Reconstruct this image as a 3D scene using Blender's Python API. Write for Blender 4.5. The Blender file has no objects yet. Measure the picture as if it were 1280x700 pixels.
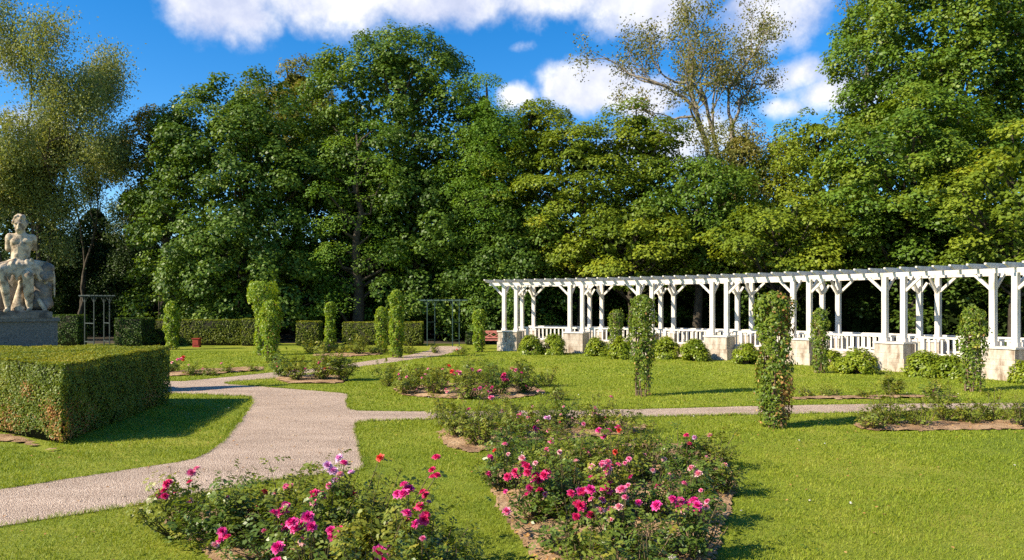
import bpy, bmesh, math, random
import numpy as np
from mathutils import Vector, Matrix

# ------------------------------------------------------------------ camera, sky, sun, exposure
sc = bpy.context.scene
COL = sc.collection
R = math.radians
EYE, FPX, HX, HY = 1.9, 930.0, 640.0, 382.0

cam_d = bpy.data.cameras.new("camera")
cam = bpy.data.objects.new("camera", cam_d)
COL.objects.link(cam)
cam.location = (0, 0, EYE)
cam.rotation_euler = (R(90), 0, 0)
cam_d.sensor_width = 36
cam_d.lens = 36 * FPX / 1280
cam_d.shift_y = (HY - 350) / 1280
cam_d.clip_end = 2000
sc.camera = cam

SUN_EL = R(35)
SUN_DIR = Vector((0.91 * math.cos(SUN_EL), 0.415 * math.cos(SUN_EL), -math.sin(SUN_EL))).normalized()   # way the light travels
sun_d = bpy.data.lights.new("sun", 'SUN')
sun_d.energy = 5.0
sun_d.angle = R(0.5)
sun_d.color = (1.0, 0.88, 0.69)
sun = bpy.data.objects.new("sun", sun_d)
COL.objects.link(sun)
sun.rotation_euler = SUN_DIR.to_track_quat('-Z', 'Y').to_euler()

sc.view_settings.view_transform = 'Standard'
sc.view_settings.look = 'None'
sc.view_settings.exposure = 1.0
sc.view_settings.gamma = 1
sc.view_settings.use_curve_mapping = False
sc.cycles.use_denoising = False
sc.cycles.max_bounces = 6
sc.cycles.diffuse_bounces = 3
sc.cycles.glossy_bounces = 2
sc.cycles.transmission_bounces = 4
sc.cycles.sample_clamp_indirect = 4

world = bpy.data.worlds.new("World")
sc.world = world
world.use_nodes = True


class NT:
    """tiny helper for node trees"""
    def __init__(s, tree):
        s.t = tree
        s.n = tree.nodes
        s.l = tree.links

    def new(s, typ, **kw):
        nd = s.n.new(typ)
        for k, v in kw.items():
            if k.startswith('i_'):
                nd.inputs[k[2:].replace('_', ' ')].default_value = v
            else:
                setattr(nd, k, v)
        return nd

    def m(s, op, a, b=None, c=None, clamp=False):
        nd = s.n.new('ShaderNodeMath')
        nd.operation = op
        nd.use_clamp = clamp
        for i, v in enumerate((a, b, c)):
            if v is None:
                continue
            if isinstance(v, (int, float)):
                nd.inputs[i].default_value = v
            else:
                s.l.new(v, nd.inputs[i])
        return nd.outputs[0]

    def mix(s, f, a, b, blend='MIX'):
        nd = s.n.new('ShaderNodeMix')
        nd.data_type = 'RGBA'
        nd.blend_type = blend
        for sock, v in ((nd.inputs[0], f), (nd.inputs[6], a), (nd.inputs[7], b)):
            if isinstance(v, (int, float)):
                sock.default_value = v
            elif isinstance(v, tuple):
                sock.default_value = v if len(v) == 4 else (*v, 1)
            else:
                s.l.new(v, sock)
        return nd.outputs[2]

    def ramp(s, f, stops):
        nd = s.n.new('ShaderNodeValToRGB')
        while len(nd.color_ramp.elements) < len(stops):
            nd.color_ramp.elements.new(0.5)
        for e, (p, c) in zip(nd.color_ramp.elements, stops):
            e.position = p
            e.color = (*c, 1)
        s.l.new(f, nd.inputs[0])
        return nd.outputs[0]

    def noise(s, vec, scale, detail=4, rough=0.55, dim='3D'):
        nd = s.n.new('ShaderNodeTexNoise')
        nd.inputs['Scale'].default_value = scale
        nd.inputs['Detail'].default_value = detail
        nd.inputs['Roughness'].default_value = rough
        if vec is not None:
            s.l.new(vec, nd.inputs['Vector'])
        return nd.outputs[0]


def build_world():
    w = NT(world.node_tree)
    w.n.clear()
    out = w.new('ShaderNodeOutputWorld')
    bg = w.new('ShaderNodeBackground')
    w.l.new(bg.outputs[0], out.inputs[0])
    bg.inputs[1].default_value = 0.10
    sky = w.new('ShaderNodeTexSky')
    sky.sky_type = 'NISHITA'
    sky.sun_disc = False
    sky.sun_elevation = SUN_EL
    sky.sun_rotation = math.atan2(-SUN_DIR.x, -SUN_DIR.y)
    sky.air_density = 0.9
    sky.dust_density = 0.15
    sky.ozone_density = 2.6
    hs = w.new('ShaderNodeHueSaturation')
    hs.inputs['Saturation'].default_value = 1.42
    hs.inputs['Value'].default_value = 1.05
    hs.inputs['Hue'].default_value = 0.503
    w.l.new(sky.outputs[0], hs.inputs['Color'])
    tc = w.new('ShaderNodeTexCoord')
    vec = tc.outputs['Generated']
    sep = w.new('ShaderNodeSeparateXYZ')
    w.l.new(vec, sep.inputs[0])
    az = w.m('ARCTAN2', sep.outputs[0], sep.outputs[1])
    el = w.m('ARCSINE', sep.outputs[2])
    # wobble the coordinates so that cloud outlines billow
    n1 = w.noise(vec, 9, 5, 0.6)
    n2 = w.noise(vec, 24, 6, 0.62)
    mp = w.new('ShaderNodeMapping')
    mp.inputs['Location'].default_value = (7.3, 2.1, 4.4)
    w.l.new(vec, mp.inputs[0])
    n3 = w.noise(mp.outputs[0], 5.5, 6, 0.6)
    # banks of cloud: (azimuth, elevation, half width, half height, strength) in degrees
    banks = [(-21, 20.6, 5.2, 3.0, 1.1), (-14.5, 22.6, 8, 3.5, 1.25), (-6, 22.8, 9, 2.7, 1.2), (3, 22.8, 9, 2.3, 1.1), (10, 22.0, 6, 2.7, 1.2),
             (19.0, 20.3, 4.4, 3.4, 1.1), (6.0, 16.2, 4.4, 1.9, 1.3), (10.0, 15.2, 3.6, 2.0, 1.1), (0.6, 15.6, 2.2, 1.3, 1.02),
             (21.8, 16.2, 4.2, 1.6, 0.95), (24.0, 14.8, 4, 1.8, 1.1), (20.5, 14.0, 2.0, 1.0, 0.8), (-26.2, 20.6, 1.0, 0.6, .62), (0.9, 19.2, 1.7, .7, .5),
             (-33, 11.5, 3.2, 1.6, .8), (-38, 16, 4, 3, 0.9), (12, 12, 6, 3, .9),
             (-16, 28, 18, 5, 1.0), (16, 29, 14, 5, 1.0), (60, 22, 20, 6, 1.0), (-75, 30, 18, 8, 1.0), (120, 25, 25, 7, 1.0), (-140, 22, 24, 8, 1.0), (178, 40, 20, 9, 1.0)]
    tot = None
    for a, e, ww, hh, s_ in banks:
        da = w.m('MULTIPLY', w.m('SUBTRACT', az, R(a)), 1 / R(ww))
        de = w.m('MULTIPLY', w.m('SUBTRACT', el, R(e)), 1 / R(hh))
        d2 = w.m('ADD', w.m('MULTIPLY', da, da), w.m('MULTIPLY', de, de))
        g = w.m('MULTIPLY', w.m('POWER', 2.71828, w.m('MULTIPLY', d2, -0.85)), s_)
        tot = g if tot is None else w.m('MAXIMUM', tot, g)
    nn = w.m('ADD', w.m('MULTIPLY', w.m('SUBTRACT', n1, 0.5), 1.35), w.m('MULTIPLY', w.m('SUBTRACT', n2, 0.5), 0.65))
    dens = w.m('ADD', tot, nn)
    mask = w.new('ShaderNodeMapRange', interpolation_type='SMOOTHSTEP')
    mask.inputs[1].default_value = 0.38
    mask.inputs[2].default_value = 1.0
    w.l.new(dens, mask.inputs[0])
    # the body of a cloud: bright heads, lilac-grey thick parts
    thick = w.m('ADD', w.m('MULTIPLY', w.m('SUBTRACT', n3, 0.5), 2.6), w.m('MULTIPLY', w.m('SUBTRACT', n2, 0.5), 0.8))
    body = w.m('ADD', thick, 0.62, clamp=True)
    ccol = w.ramp(body, [(0.0, (2.5, 2.9, 4.0)), (0.45, (3.4, 3.7, 4.8)), (0.8, (4.9, 5.0, 5.4)), (1.0, (6.4, 6.3, 6.2))])
    final = w.mix(mask.outputs[0], hs.outputs[0], ccol)
    w.l.new(final, bg.inputs[0])
    world.cycles.sampling_method = 'MANUAL'
    world.cycles.sample_map_resolution = 512


build_world()

# ------------------------------------------------------------------ helpers
rng = np.random.default_rng(11)
rnd = random.Random(5)


def G(x, y, z=0.0):
    """a pixel of the photograph -> the point of the level z it shows"""
    Y = FPX * (EYE - z) / (y - HY)
    return ((x - HX) / FPX * Y, Y, z)


def PX(x, Y):
    return (x - HX) / FPX * Y


def PZ(y, Y):
    return EYE + (HY - y) / FPX * Y


def tag(o, label=None, cat=None, group=None, kind=None):
    if label:
        o['label'] = label
    if cat:
        o['category'] = cat
    if group:
        o['group'] = group
    if kind:
        o['kind'] = kind
    return o


def empty(name, loc, label=None, cat=None, group=None, rz=0):
    o = bpy.data.objects.new(name, None)
    COL.objects.link(o)
    o.location = loc
    o.rotation_euler = (0, 0, rz)
    o.empty_display_size = 0.2
    return tag(o, label, cat, group)


class MB:
    """collects verts and polygons (world or local) and links them as one mesh object"""
    def __init__(s):
        s.V = []
        s.F = []
        s.M = []
        s.n = 0

    def add(s, V, F, mi=0):
        V = np.asarray(V, dtype=np.float32).reshape(-1, 3)
        s.V.append(V)
        for f in F:
            s.F.append([int(i) + s.n for i in f])
            s.M.append(mi)
        s.n += len(V)

    def box(s, c, size, ax=None, mi=0, taper=1.0):
        """box centred at c; ax = (ux, uy) unit vectors for local x / y"""
        hx, hy, hz = size[0] / 2, size[1] / 2, size[2] / 2
        ux, uy = (Vector((1, 0, 0)), Vector((0, 1, 0))) if ax is None else (Vector(ax[0]), Vector(ax[1]))
        uz = ux.cross(uy)
        V = []
        for k in (-1, 1):
            t = taper if k > 0 else 1
            for i, j in ((-1, -1), (1, -1), (1, 1), (-1, 1)):
                V.append(tuple(Vector(c) + ux * hx * i * t + uy * hy * j * t + uz * hz * k))
        s.add(V, [(0, 3, 2, 1), (4, 5, 6, 7), (0, 1, 5, 4), (1, 2, 6, 5), (2, 3, 7, 6), (3, 0, 4, 7)], mi)

    def beam(s, a, b, w, h, mi=0, up=(0, 0, 1)):
        """rectangular bar from a to b"""
        a, b = Vector(a), Vector(b)
        d = (b - a)
        L = d.length
        d.normalize()
        u = Vector(up)
        if abs(d.dot(u)) > 0.98:
            u = Vector((1, 0, 0))
        sd = u.cross(d).normalized()
        uu = d.cross(sd)
        V = []
        for p in (a, b):
            for i, j in ((-1, -1), (1, -1), (1, 1), (-1, 1)):
                V.append(tuple(p + sd * w / 2 * i + uu * h / 2 * j))
        s.add(V, [(0, 3, 2, 1), (4, 5, 6, 7), (0, 1, 5, 4), (1, 2, 6, 5), (2, 3, 7, 6), (3, 0, 4, 7)], mi)

    def tube(s, pts, rad, sides=6, mi=0, cap=True):
        pts = np.asarray(pts, dtype=float)
        n = len(pts)
        V = np.zeros((n * sides, 3))
        ref = np.array([0.3, 0.9, 0.2])
        T = np.gradient(pts, axis=0)
        T /= (np.linalg.norm(T, axis=1)[:, None] + 1e-9)
        ang = np.arange(sides) * 2 * math.pi / sides
        for i in range(n):
            r_ = ref - T[i] * ref.dot(T[i])
            if np.linalg.norm(r_) < 0.1:
                r_ = np.cross(T[i], (1, 0, 0))
            r_ /= np.linalg.norm(r_)
            q = np.cross(T[i], r_)
            V[i * sides:(i + 1) * sides] = pts[i] + rad[i] * (np.cos(ang)[:, None] * r_ + np.sin(ang)[:, None] * q)
        F = []
        for i in range(n - 1):
            for k in range(sides):
                k2 = (k + 1) % sides
                F.append((i * sides + k, i * sides + k2, (i + 1) * sides + k2, (i + 1) * sides + k))
        if cap:
            F.append(tuple(range(sides))[::-1])
            F.append(tuple((n - 1) * sides + k for k in range(sides)))
        s.add(V, F, mi)

    def ell(s, c, r, seg=16, rings=10, rot=None, mi=0):
        V = [(0, 0, -1)]
        for i in range(1, rings):
            a = -math.pi / 2 + math.pi * i / rings
            for k in range(seg):
                b = 2 * math.pi * k / seg
                V.append((math.cos(a) * math.cos(b), math.cos(a) * math.sin(b), math.sin(a)))
        V.append((0, 0, 1))
        V = np.array(V) * np.array(r)
        if rot is not None:
            V = V @ np.array(rot.to_3x3()).T
        V = V + np.array(c)
        F = []
        for k in range(seg):
            F.append((0, 1 + (k + 1) % seg, 1 + k))
            last = 1 + (rings - 2) * seg
            F.append((len(V) - 1, last + k, last + (k + 1) % seg))
        for i in range(rings - 2):
            for k in range(seg):
                a, b = 1 + i * seg + k, 1 + i * seg + (k + 1) % seg
                F.append((a, b, b + seg, a + seg))
        s.add(V, F, mi)

    def build(s, name, mats, parent=None, smooth=False):
        me = bpy.data.meshes.new(name)
        if s.V:
            me.from_pydata(np.concatenate(s.V).tolist(), [], s.F)
        for m in (mats if isinstance(mats, (list, tuple)) else [mats]):
            me.materials.append(m)
        if len(set(s.M)) > 1:
            me.polygons.foreach_set('material_index', s.M)
        if smooth:
            me.polygons.foreach_set('use_smooth', [True] * len(me.polygons))
        me.update()
        o = bpy.data.objects.new(name, me)
        COL.objects.link(o)
        if parent is not None:
            o.parent = parent
        return o


def unit(v):
    return v / (np.linalg.norm(v, axis=-1, keepdims=True) + 1e-9)


def rdir(n):
    return unit(rng.normal(size=(n, 3)))


def leaf_quads(C, N, L, W, A=None, fold=0.18):
    """one folded rhombic leaf per centre"""
    n = len(C)
    if A is None:
        A = rdir(n)
    A = unit(A - N * (A * N).sum(1, keepdims=True))
    B = np.cross(N, A)
    L = np.broadcast_to(np.asarray(L, dtype=float), (n,))[:, None]
    W = np.broadcast_to(np.asarray(W, dtype=float), (n,))[:, None]
    V = np.empty((n, 4, 3), dtype=np.float32)
    V[:, 0] = C - A * L * 0.5
    V[:, 2] = C + A * L * 0.5
    V[:, 1] = C + B * W * 0.5 - A * L * 0.06 + N * W * fold
    V[:, 3] = C - B * W * 0.5 - A * L * 0.06 + N * W * fold
    return V.reshape(-1, 3)


def quad_object(name, V, mats, parent=None, tone=None, mi=None, extra=None):
    """V: (4n,3) leaf quads; tone: per-leaf float read by the leaf materials; extra: MB merged in (material index as given)"""
    V = np.asarray(V, dtype=np.float32)
    n = len(V) // 4
    me = bpy.data.meshes.new(name)
    ev = np.concatenate(extra.V) if extra is not None and extra.V else np.zeros((0, 3), np.float32)
    ef = extra.F if extra is not None else []
    me.vertices.add(len(V) + len(ev))
    me.vertices.foreach_set('co', np.concatenate([V, ev]).ravel().astype(np.float32))
    loops = np.arange(len(V), dtype=np.int32)
    el, es = [], []
    for f in ef:
        es.append(len(V) + len(el))
        el.extend(i + len(V) for i in f)
    me.loops.add(len(V) + len(el))
    me.loops.foreach_set('vertex_index', np.concatenate([loops, np.array(el, dtype=np.int32)]))
    me.polygons.add(n + len(ef))
    me.polygons.foreach_set('loop_start', np.concatenate([np.arange(n, dtype=np.int32) * 4, np.array(es, dtype=np.int32)]))
    mi_all = np.zeros(n + len(ef), dtype=np.int32)
    if mi is not None:
        mi_all[:n] = mi
    if extra is not None:
        mi_all[n:] = extra.M
    for m in (mats if isinstance(mats, (list, tuple)) else [mats]):
        me.materials.append(m)
    if mi_all.any():
        me.polygons.foreach_set('material_index', mi_all)
    at = me.attributes.new('tone', 'FLOAT', 'FACE')
    t = np.zeros(n + len(ef), dtype=np.float32)
    t[:n] = rng.random(n) if tone is None else tone
    at.data.foreach_set('value', t)
    me.update(calc_edges=True)
    o = bpy.data.objects.new(name, me)
    COL.objects.link(o)
    if parent is not None:
        o.parent = parent
    return o


# ------------------------------------------------------------------ materials
def mat(name):
    m = bpy.data.materials.new(name)
    m.use_nodes = True
    t = NT(m.node_tree)
    b = t.n['Principled BSDF']
    return m, t, b


def leaf_mat(name, stops, trans=0.35, rough=0.5, spec=0.22, tcol=(1.35, 1.25, 0.5), nscale=0.35, gain=(1.6, 1.45, 1.0)):
    """leaves: every leaf has its own tone, tones drift slowly through the plant"""
    m, t, b = mat(name)
    stops = [(p_, tuple(min(.5, c_ * g_) for c_, g_ in zip(col_, gain))) for p_, col_ in stops]
    at = t.new('ShaderNodeAttribute')
    at.attribute_name = 'tone'
    geo = t.new('ShaderNodeNewGeometry')
    n = t.noise(geo.outputs['Position'], nscale, 2, 0.5)
    f = t.m('ADD', t.m('MULTIPLY', at.outputs['Fac'], 0.62), t.m('MULTIPLY', t.m('SUBTRACT', n, 0.28), 0.85), clamp=True)
    c = t.ramp(f, stops)
    t.l.new(c, b.inputs['Base Color'])
    b.inputs['Roughness'].default_value = rough
    b.inputs['Specular IOR Level'].default_value = spec
    tr = t.new('ShaderNodeBsdfTranslucent')
    tc = t.mix(1.0, c, (*tcol, 1), 'MULTIPLY')
    t.l.new(tc, tr.inputs[0])
    mx = t.new('ShaderNodeMixShader')
    mx.inputs[0].default_value = trans
    t.l.new(b.outputs[0], mx.inputs[1])
    t.l.new(tr.outputs[0], mx.inputs[2])
    t.l.new(mx.outputs[0], t.n['Material Output'].inputs[0])
    return m


def plain_mat(name, c1, c2, scale=3, rough=0.8, bump=0.0, bscale=20, spec=0.3, detail=5, pos=(0.35, 0.65)):
    m, t, b = mat(name)
    geo = t.new('ShaderNodeNewGeometry')
    n = t.noise(geo.outputs['Position'], scale, detail, 0.6)
    t.l.new(t.ramp(n, [(pos[0], c1), (pos[1], c2)]), b.inputs['Base Color'])
    b.inputs['Roughness'].default_value = rough
    b.inputs['Specular IOR Level'].default_value = spec
    if bump:
        bp = t.new('ShaderNodeBump')
        bp.inputs['Strength'].default_value = bump
        bp.inputs['Distance'].default_value = 0.02
        t.l.new(t.noise(geo.outputs['Position'], bscale, 6, 0.65), bp.inputs['Height'])
        t.l.new(bp.outputs[0], b.inputs['Normal'])
    return m


M = {}
M['maple'] = leaf_mat('maple leaves', [(0.0, (.028, .060, .012)), (.45, (.048, .098, .015)), (.8, (.078, .138, .020)), (1, (.13, .17, .03))], 0.28, 0.5, 0.3)
M['maple_b'] = leaf_mat('bright maple leaves', [(0.0, (.035, .085, .012)), (.5, (.065, .135, .016)), (1, (.14, .20, .026))], 0.3, 0.5, 0.3, gain=(1.65, 1.38, 1.0))
M['linden'] = leaf_mat('linden leaves', [(0.0, (.040, .075, .012)), (.5, (.088, .138, .018)), (.85, (.15, .20, .022)), (1, (.23, .21, .03))], 0.34, gain=(1.7, 1.52, 1.0))
M['locust'] = leaf_mat('locust leaves', [(0.0, (.045, .105, .016)), (.5, (.075, .155, .020)), (1, (.13, .21, .03))], 0.38, 0.6, .25)
M['olive'] = leaf_mat('olive green leaves', [(0.0, (.055, .072, .018)), (.5, (.10, .115, .025)), (1, (.19, .165, .035))], 0.3)
M['birch'] = leaf_mat('birch leaves', [(0.0, (.09, .11, .045)), (.5, (.16, .175, .065)), (.85, (.24, .215, .10)), (1, (.30, .22, .14))], 0.35, nscale=.6, gain=(1.3, 1.45, 1.25))
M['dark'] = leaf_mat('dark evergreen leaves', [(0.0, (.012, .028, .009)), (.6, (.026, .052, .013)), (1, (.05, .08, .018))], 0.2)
M['under'] = leaf_mat('shade shrub leaves', [(0.0, (.022, .045, .012)), (.6, (.04, .08, .016)), (1, (.07, .11, .02))], 0.25)
M['sparse'] = leaf_mat('thin grey green leaves', [(0.0, (.055, .075, .025)), (.5, (.10, .115, .035)), (1, (.18, .15, .05))], 0.3)
M['box'] = leaf_mat('clipped hedge leaves', [(0.0, (.045, .082, .012)), (.5, (.10, .145, .018)), (.85, (.19, .205, .022)), (1, (.25, .20, .04))], 0.3, .5, .35, nscale=2.2)
M['box_far'] = leaf_mat('hornbeam hedge leaves', [(0.0, (.045, .075, .012)), (.5, (.095, .13, .018)), (1, (.17, .18, .03))], 0.3, nscale=1.2)
M['yew'] = leaf_mat('dark hedge leaves', [(0.0, (.018, .042, .010)), (.5, (.035, .07, .014)), (1, (.06, .10, .018))], 0.2, nscale=1.2)
M['climber'] = leaf_mat('climber leaves', [(0.0, (.055, .115, .013)), (.5, (.12, .20, .018)), (.9, (.22, .28, .025)), (1, (.28, .26, .04))], 0.4, .45, .35, nscale=3)
M['climber_d'] = leaf_mat('climber leaves darker', [(0.0, (.04, .085, .014)), (.5, (.085, .14, .02)), (.9, (.15, .19, .028)), (1, (.27, .22, .05))], 0.35, .45, .35, nscale=3)
M['dry'] = leaf_mat('dry leaves', [(0.0, (.11, .055, .028)), (.5, (.25, .14, .07)), (1, (.38, .26, .13))], 0.2, .7, .2, nscale=5)
M['laurel'] = leaf_mat('broad shrub leaves', [(0.0, (.06, .105, .012)), (.5, (.13, .19, .016)), (1, (.24, .27, .03))], 0.35, .4, .45, nscale=2)
M['rose'] = leaf_mat('rose leaves', [(0.0, (.025, .055, .014)), (.4, (.055, .10, .018)), (.75, (.10, .145, .025)), (.92, (.17, .17, .03)), (1, (.17, .07, .035))], 0.3, .4, .5, nscale=3.5)
M['rose_y'] = leaf_mat('yellow green rose leaves', [(0.0, (.05, .085, .018)), (.5, (.11, .15, .025)), (.85, (.19, .19, .03)), (1, (.22, .11, .045))], 0.33, .45, .4, nscale=3.5)
M['bark'] = plain_mat('grey bark', (.10, .085, .065), (.26, .22, .17), 6, .9, .6, 14)
M['bark_d'] = plain_mat('dark bark', (.035, .028, .02), (.08, .065, .045), 5, .9, .6, 14)
M['twig'] = plain_mat('brown stems', (.09, .055, .03), (.20, .13, .075), 12, .8)
M['stem'] = plain_mat('green brown stems', (.06, .07, .025), (.16, .10, .055), 14, .7)


def petal_mat(name, a, b_, edge):
    m, t, b = mat(name)
    at = t.new('ShaderNodeAttribute')
    at.attribute_name = 'tone'
    c = t.ramp(at.outputs['Fac'], [(0, a), (.55, b_), (1, edge)])
    t.l.new(c, b.inputs['Base Color'])
    b.inputs['Roughness'].default_value = .55
    b.inputs['Specular IOR Level'].default_value = .25
    tr = t.new('ShaderNodeBsdfTranslucent')
    t.l.new(c, tr.inputs[0])
    mx = t.new('ShaderNodeMixShader')
    mx.inputs[0].default_value = .35
    t.l.new(b.outputs[0], mx.inputs[1])
    t.l.new(tr.outputs[0], mx.inputs[2])
    t.l.new(mx.outputs[0], t.n['Material Output'].inputs[0])
    return m


M['p_crimson'] = petal_mat('crimson petals', (.50, .006, .08), (.78, .025, .18), (.88, .12, .34))
M['p_magenta'] = petal_mat('magenta petals', (.55, .006, .17), (.82, .035, .31), (.9, .22, .5))
M['p_pink'] = petal_mat('pink petals', (.70, .06, .20), (.85, .18, .38), (.92, .5, .62))
M['p_pale'] = petal_mat('pale pink petals', (.75, .16, .26), (.86, .40, .45), (.92, .72, .68))
M['p_lilac'] = petal_mat('lilac pink petals', (.72, .15, .48), (.82, .45, .72), (.9, .75, .88))
M['p_red'] = petal_mat('coral red petals', (.60, .02, .02), (.80, .07, .05), (.85, .2, .15))
M['p_white'] = petal_mat('white petals', (.7, .62, .5), (.85, .8, .72), (.9, .88, .85))


def grass_ground():
    m, t, b = mat('mown lawn')
    geo = t.new('ShaderNodeNewGeometry')
    p = geo.outputs['Position']
    big = t.noise(p, .35, 3, .5)
    mid = t.noise(p, 2.5, 4, .6)
    fine = t.noise(p, 42, 5, .75)
    f = t.m('ADD', t.m('ADD', t.m('MULTIPLY', big, .45), t.m('MULTIPLY', mid, .35)), t.m('MULTIPLY', fine, .40))
    c = t.ramp(f, [(.36, (.082, .12, .010)), (.52, (.165, .215, .018)), (.64, (.235, .265, .026)), (.76, (.33, .305, .05))])
    t.l.new(c, b.inputs['Base Color'])
    b.inputs['Roughness'].default_value = .75
    b.inputs['Specular IOR Level'].default_value = .15
    bp = t.new('ShaderNodeBump')
    bp.inputs['Strength'].default_value = 1
    bp.inputs['Distance'].default_value = .03
    t.l.new(t.noise(p, 30, 5, .75), bp.inputs['Height'])
    t.l.new(bp.outputs[0], b.inputs['Normal'])
    return m


def gravel_mat():
    m, t, b = mat('fine gravel')
    geo = t.new('ShaderNodeNewGeometry')
    p = geo.outputs['Position']
    vo = t.new('ShaderNodeTexVoronoi')
    vo.inputs['Scale'].default_value = 85
    t.l.new(p, vo.inputs['Vector'])
    hue = t.new('ShaderNodeSeparateColor')
    t.l.new(vo.outputs['Color'], hue.inputs[0])
    c = t.ramp(hue.outputs[0], [(0, (.25, .17, .125)), (.3, (.41, .315, .245)), (.7, (.49, .385, .305)), (.93, (.58, .475, .385)), (1, (.70, .60, .50))])
    patch = t.ramp(t.noise(p, .9, 5, .6), [(.3, (.84, .82, .80)), (.7, (1.05, 1.03, 1.0))])
    mpg = t.new('ShaderNodeMapping')
    mpg.inputs['Rotation'].default_value = (0, 0, .7)
    mpg.inputs['Scale'].default_value = (.5, 2.2, 1)
    t.l.new(p, mpg.inputs[0])
    worn = t.ramp(t.noise(mpg.outputs[0], 1.3, 4, .6), [(.35, (.86, .84, .82)), (.6, (1.04, 1.03, 1.02))])
    c2 = t.mix(1, t.mix(1, c, patch, 'MULTIPLY'), worn, 'MULTIPLY')
    t.l.new(c2, b.inputs['Base Color'])
    b.inputs['Roughness'].default_value = .9
    b.inputs['Specular IOR Level'].default_value = .2
    bp = t.new('ShaderNodeBump')
    bp.inputs['Strength'].default_value = .9
    bp.inputs['Distance'].default_value = .012
    h = t.m('ADD', t.m('MULTIPLY', vo.outputs['Distance'], -1.0), t.m('MULTIPLY', t.noise(p, 6, 4), .5))
    t.l.new(h, bp.inputs['Height'])
    t.l.new(bp.outputs[0], b.inputs['Normal'])
    return m


def soil_mat():
    m, t, b = mat('dry garden soil')
    geo = t.new('ShaderNodeNewGeometry')
    p = geo.outputs['Position']
    f = t.m('ADD', t.m('MULTIPLY', t.noise(p, 3, 5, .6), .6), t.m('MULTIPLY', t.noise(p, 38, 5, .7), .45))
    c = t.ramp(f, [(.38, (.15, .085, .048)), (.52, (.34, .215, .12)), (.66, (.50, .345, .20))])
    t.l.new(c, b.inputs['Base Color'])
    b.inputs['Roughness'].default_value = .95
    b.inputs['Specular IOR Level'].default_value = .1
    bp = t.new('ShaderNodeBump')
    bp.inputs['Strength'].default_value = 1
    bp.inputs['Distance'].default_value = .03
    t.l.new(t.noise(p, 32, 6, .7), bp.inputs['Height'])
    t.l.new(bp.outputs[0], b.inputs['Normal'])
    return m


M['lawn'] = grass_ground()
M['gravel'] = gravel_mat()
M['soil'] = soil_mat()
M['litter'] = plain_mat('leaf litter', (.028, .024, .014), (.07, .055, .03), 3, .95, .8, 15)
M['blade'] = leaf_mat('grass blades', [(0.0, (.09, .145, .010)), (.4, (.182, .245, .018)), (.8, (.275, .32, .028)), (1, (.42, .39, .10))], 0.35, .5, .2, nscale=.8, gain=(1.05, 1.05, 1))
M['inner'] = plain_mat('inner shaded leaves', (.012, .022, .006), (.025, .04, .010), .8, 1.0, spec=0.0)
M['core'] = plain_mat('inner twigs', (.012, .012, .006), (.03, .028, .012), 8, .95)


def paint_mat():
    m, t, b = mat('weathered white paint')
    geo = t.new('ShaderNodeNewGeometry')
    p = geo.outputs['Position']
    mp = t.new('ShaderNodeMapping')
    mp.inputs['Scale'].default_value = (1, 1, .25)
    t.l.new(p, mp.inputs[0])
    c = t.ramp(t.noise(mp.outputs[0], 9, 6, .65), [(.30, (.36, .31, .24)), (.42, (.57, .53, .465)), (.6, (.65, .62, .565))])
    t.l.new(c, b.inputs['Base Color'])
    b.inputs['Roughness'].default_value = .55
    b.inputs['Specular IOR Level'].default_value = .3
    bp = t.new('ShaderNodeBump')
    bp.inputs['Strength'].default_value = .3
    bp.inputs['Distance'].default_value = .01
    t.l.new(t.noise(mp.outputs[0], 40, 5), bp.inputs['Height'])
    t.l.new(bp.outputs[0], b.inputs['Normal'])
    return m


def render_mat():
    """whitewashed stone, stained towards brown in streaks, block joints"""
    m, t, b = mat('stained pale stone')
    geo = t.new('ShaderNodeNewGeometry')
    p = geo.outputs['Position']
    mp = t.new('ShaderNodeMapping')
    mp.inputs['Scale'].default_value = (1, 1, .3)
    t.l.new(p, mp.inputs[0])
    st = t.ramp(t.noise(mp.outputs[0], 5.0, 6, .7), [(.36, (.20, .14, .095)), (.47, (.38, .32, .25)), (.62, (.50, .45, .38))])
    sep = t.new('ShaderNodeSeparateXYZ')
    t.l.new(p, sep.inputs[0])
    row = t.m('FRACT', t.m('MULTIPLY', t.m('ADD', sep.outputs[2], 0.01), 1 / .265))
    joint = t.m('LESS_THAN', row, .05)
    c = t.mix(t.m('MULTIPLY', joint, .5), st, (.25, .22, .18, 1))
    t.l.new(c, b.inputs['Base Color'])
    b.inputs['Roughness'].default_value = .9
    bp = t.new('ShaderNodeBump')
    bp.inputs['Strength'].default_value = .6
    bp.inputs['Distance'].default_value = .02
    h = t.m('SUBTRACT', t.noise(p, 14, 6, .7), t.m('MULTIPLY', joint, .6))
    t.l.new(h, bp.inputs['Height'])
    t.l.new(bp.outputs[0], b.inputs['Normal'])
    return m


M['paint'] = paint_mat()
M['stone_w'] = render_mat()
M['statue'] = plain_mat('weathered limestone', (.17, .125, .08), (.56, .455, .32), 6.5, .85, .7, 26, pos=(.38, .56))
M['statue_d'] = plain_mat('lichen darkened limestone', (.09, .075, .06), (.30, .25, .20), 5, .9, .8, 16)
M['granite'] = plain_mat('grey speckled granite', (.095, .085, .07), (.225, .20, .165), 38, .8, .3, 40)
M['green_metal'] = plain_mat('faded green painted metal', (.018, .042, .034), (.05, .09, .075), 12, .5)
M['grey_metal'] = plain_mat('grey painted metal', (.02, .028, .026), (.05, .06, .056), 12, .5)
M['redwood'] = plain_mat('faded red painted boards', (.35, .09, .07), (.55, .25, .20), 6, .7)
M['redbox'] = plain_mat('red painted sheet', (.20, .022, .014), (.30, .038, .022), 6, .6)
M['wire'] = plain_mat('rusty wire', (.10, .07, .05), (.2, .15, .11), 20, .6)

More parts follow.
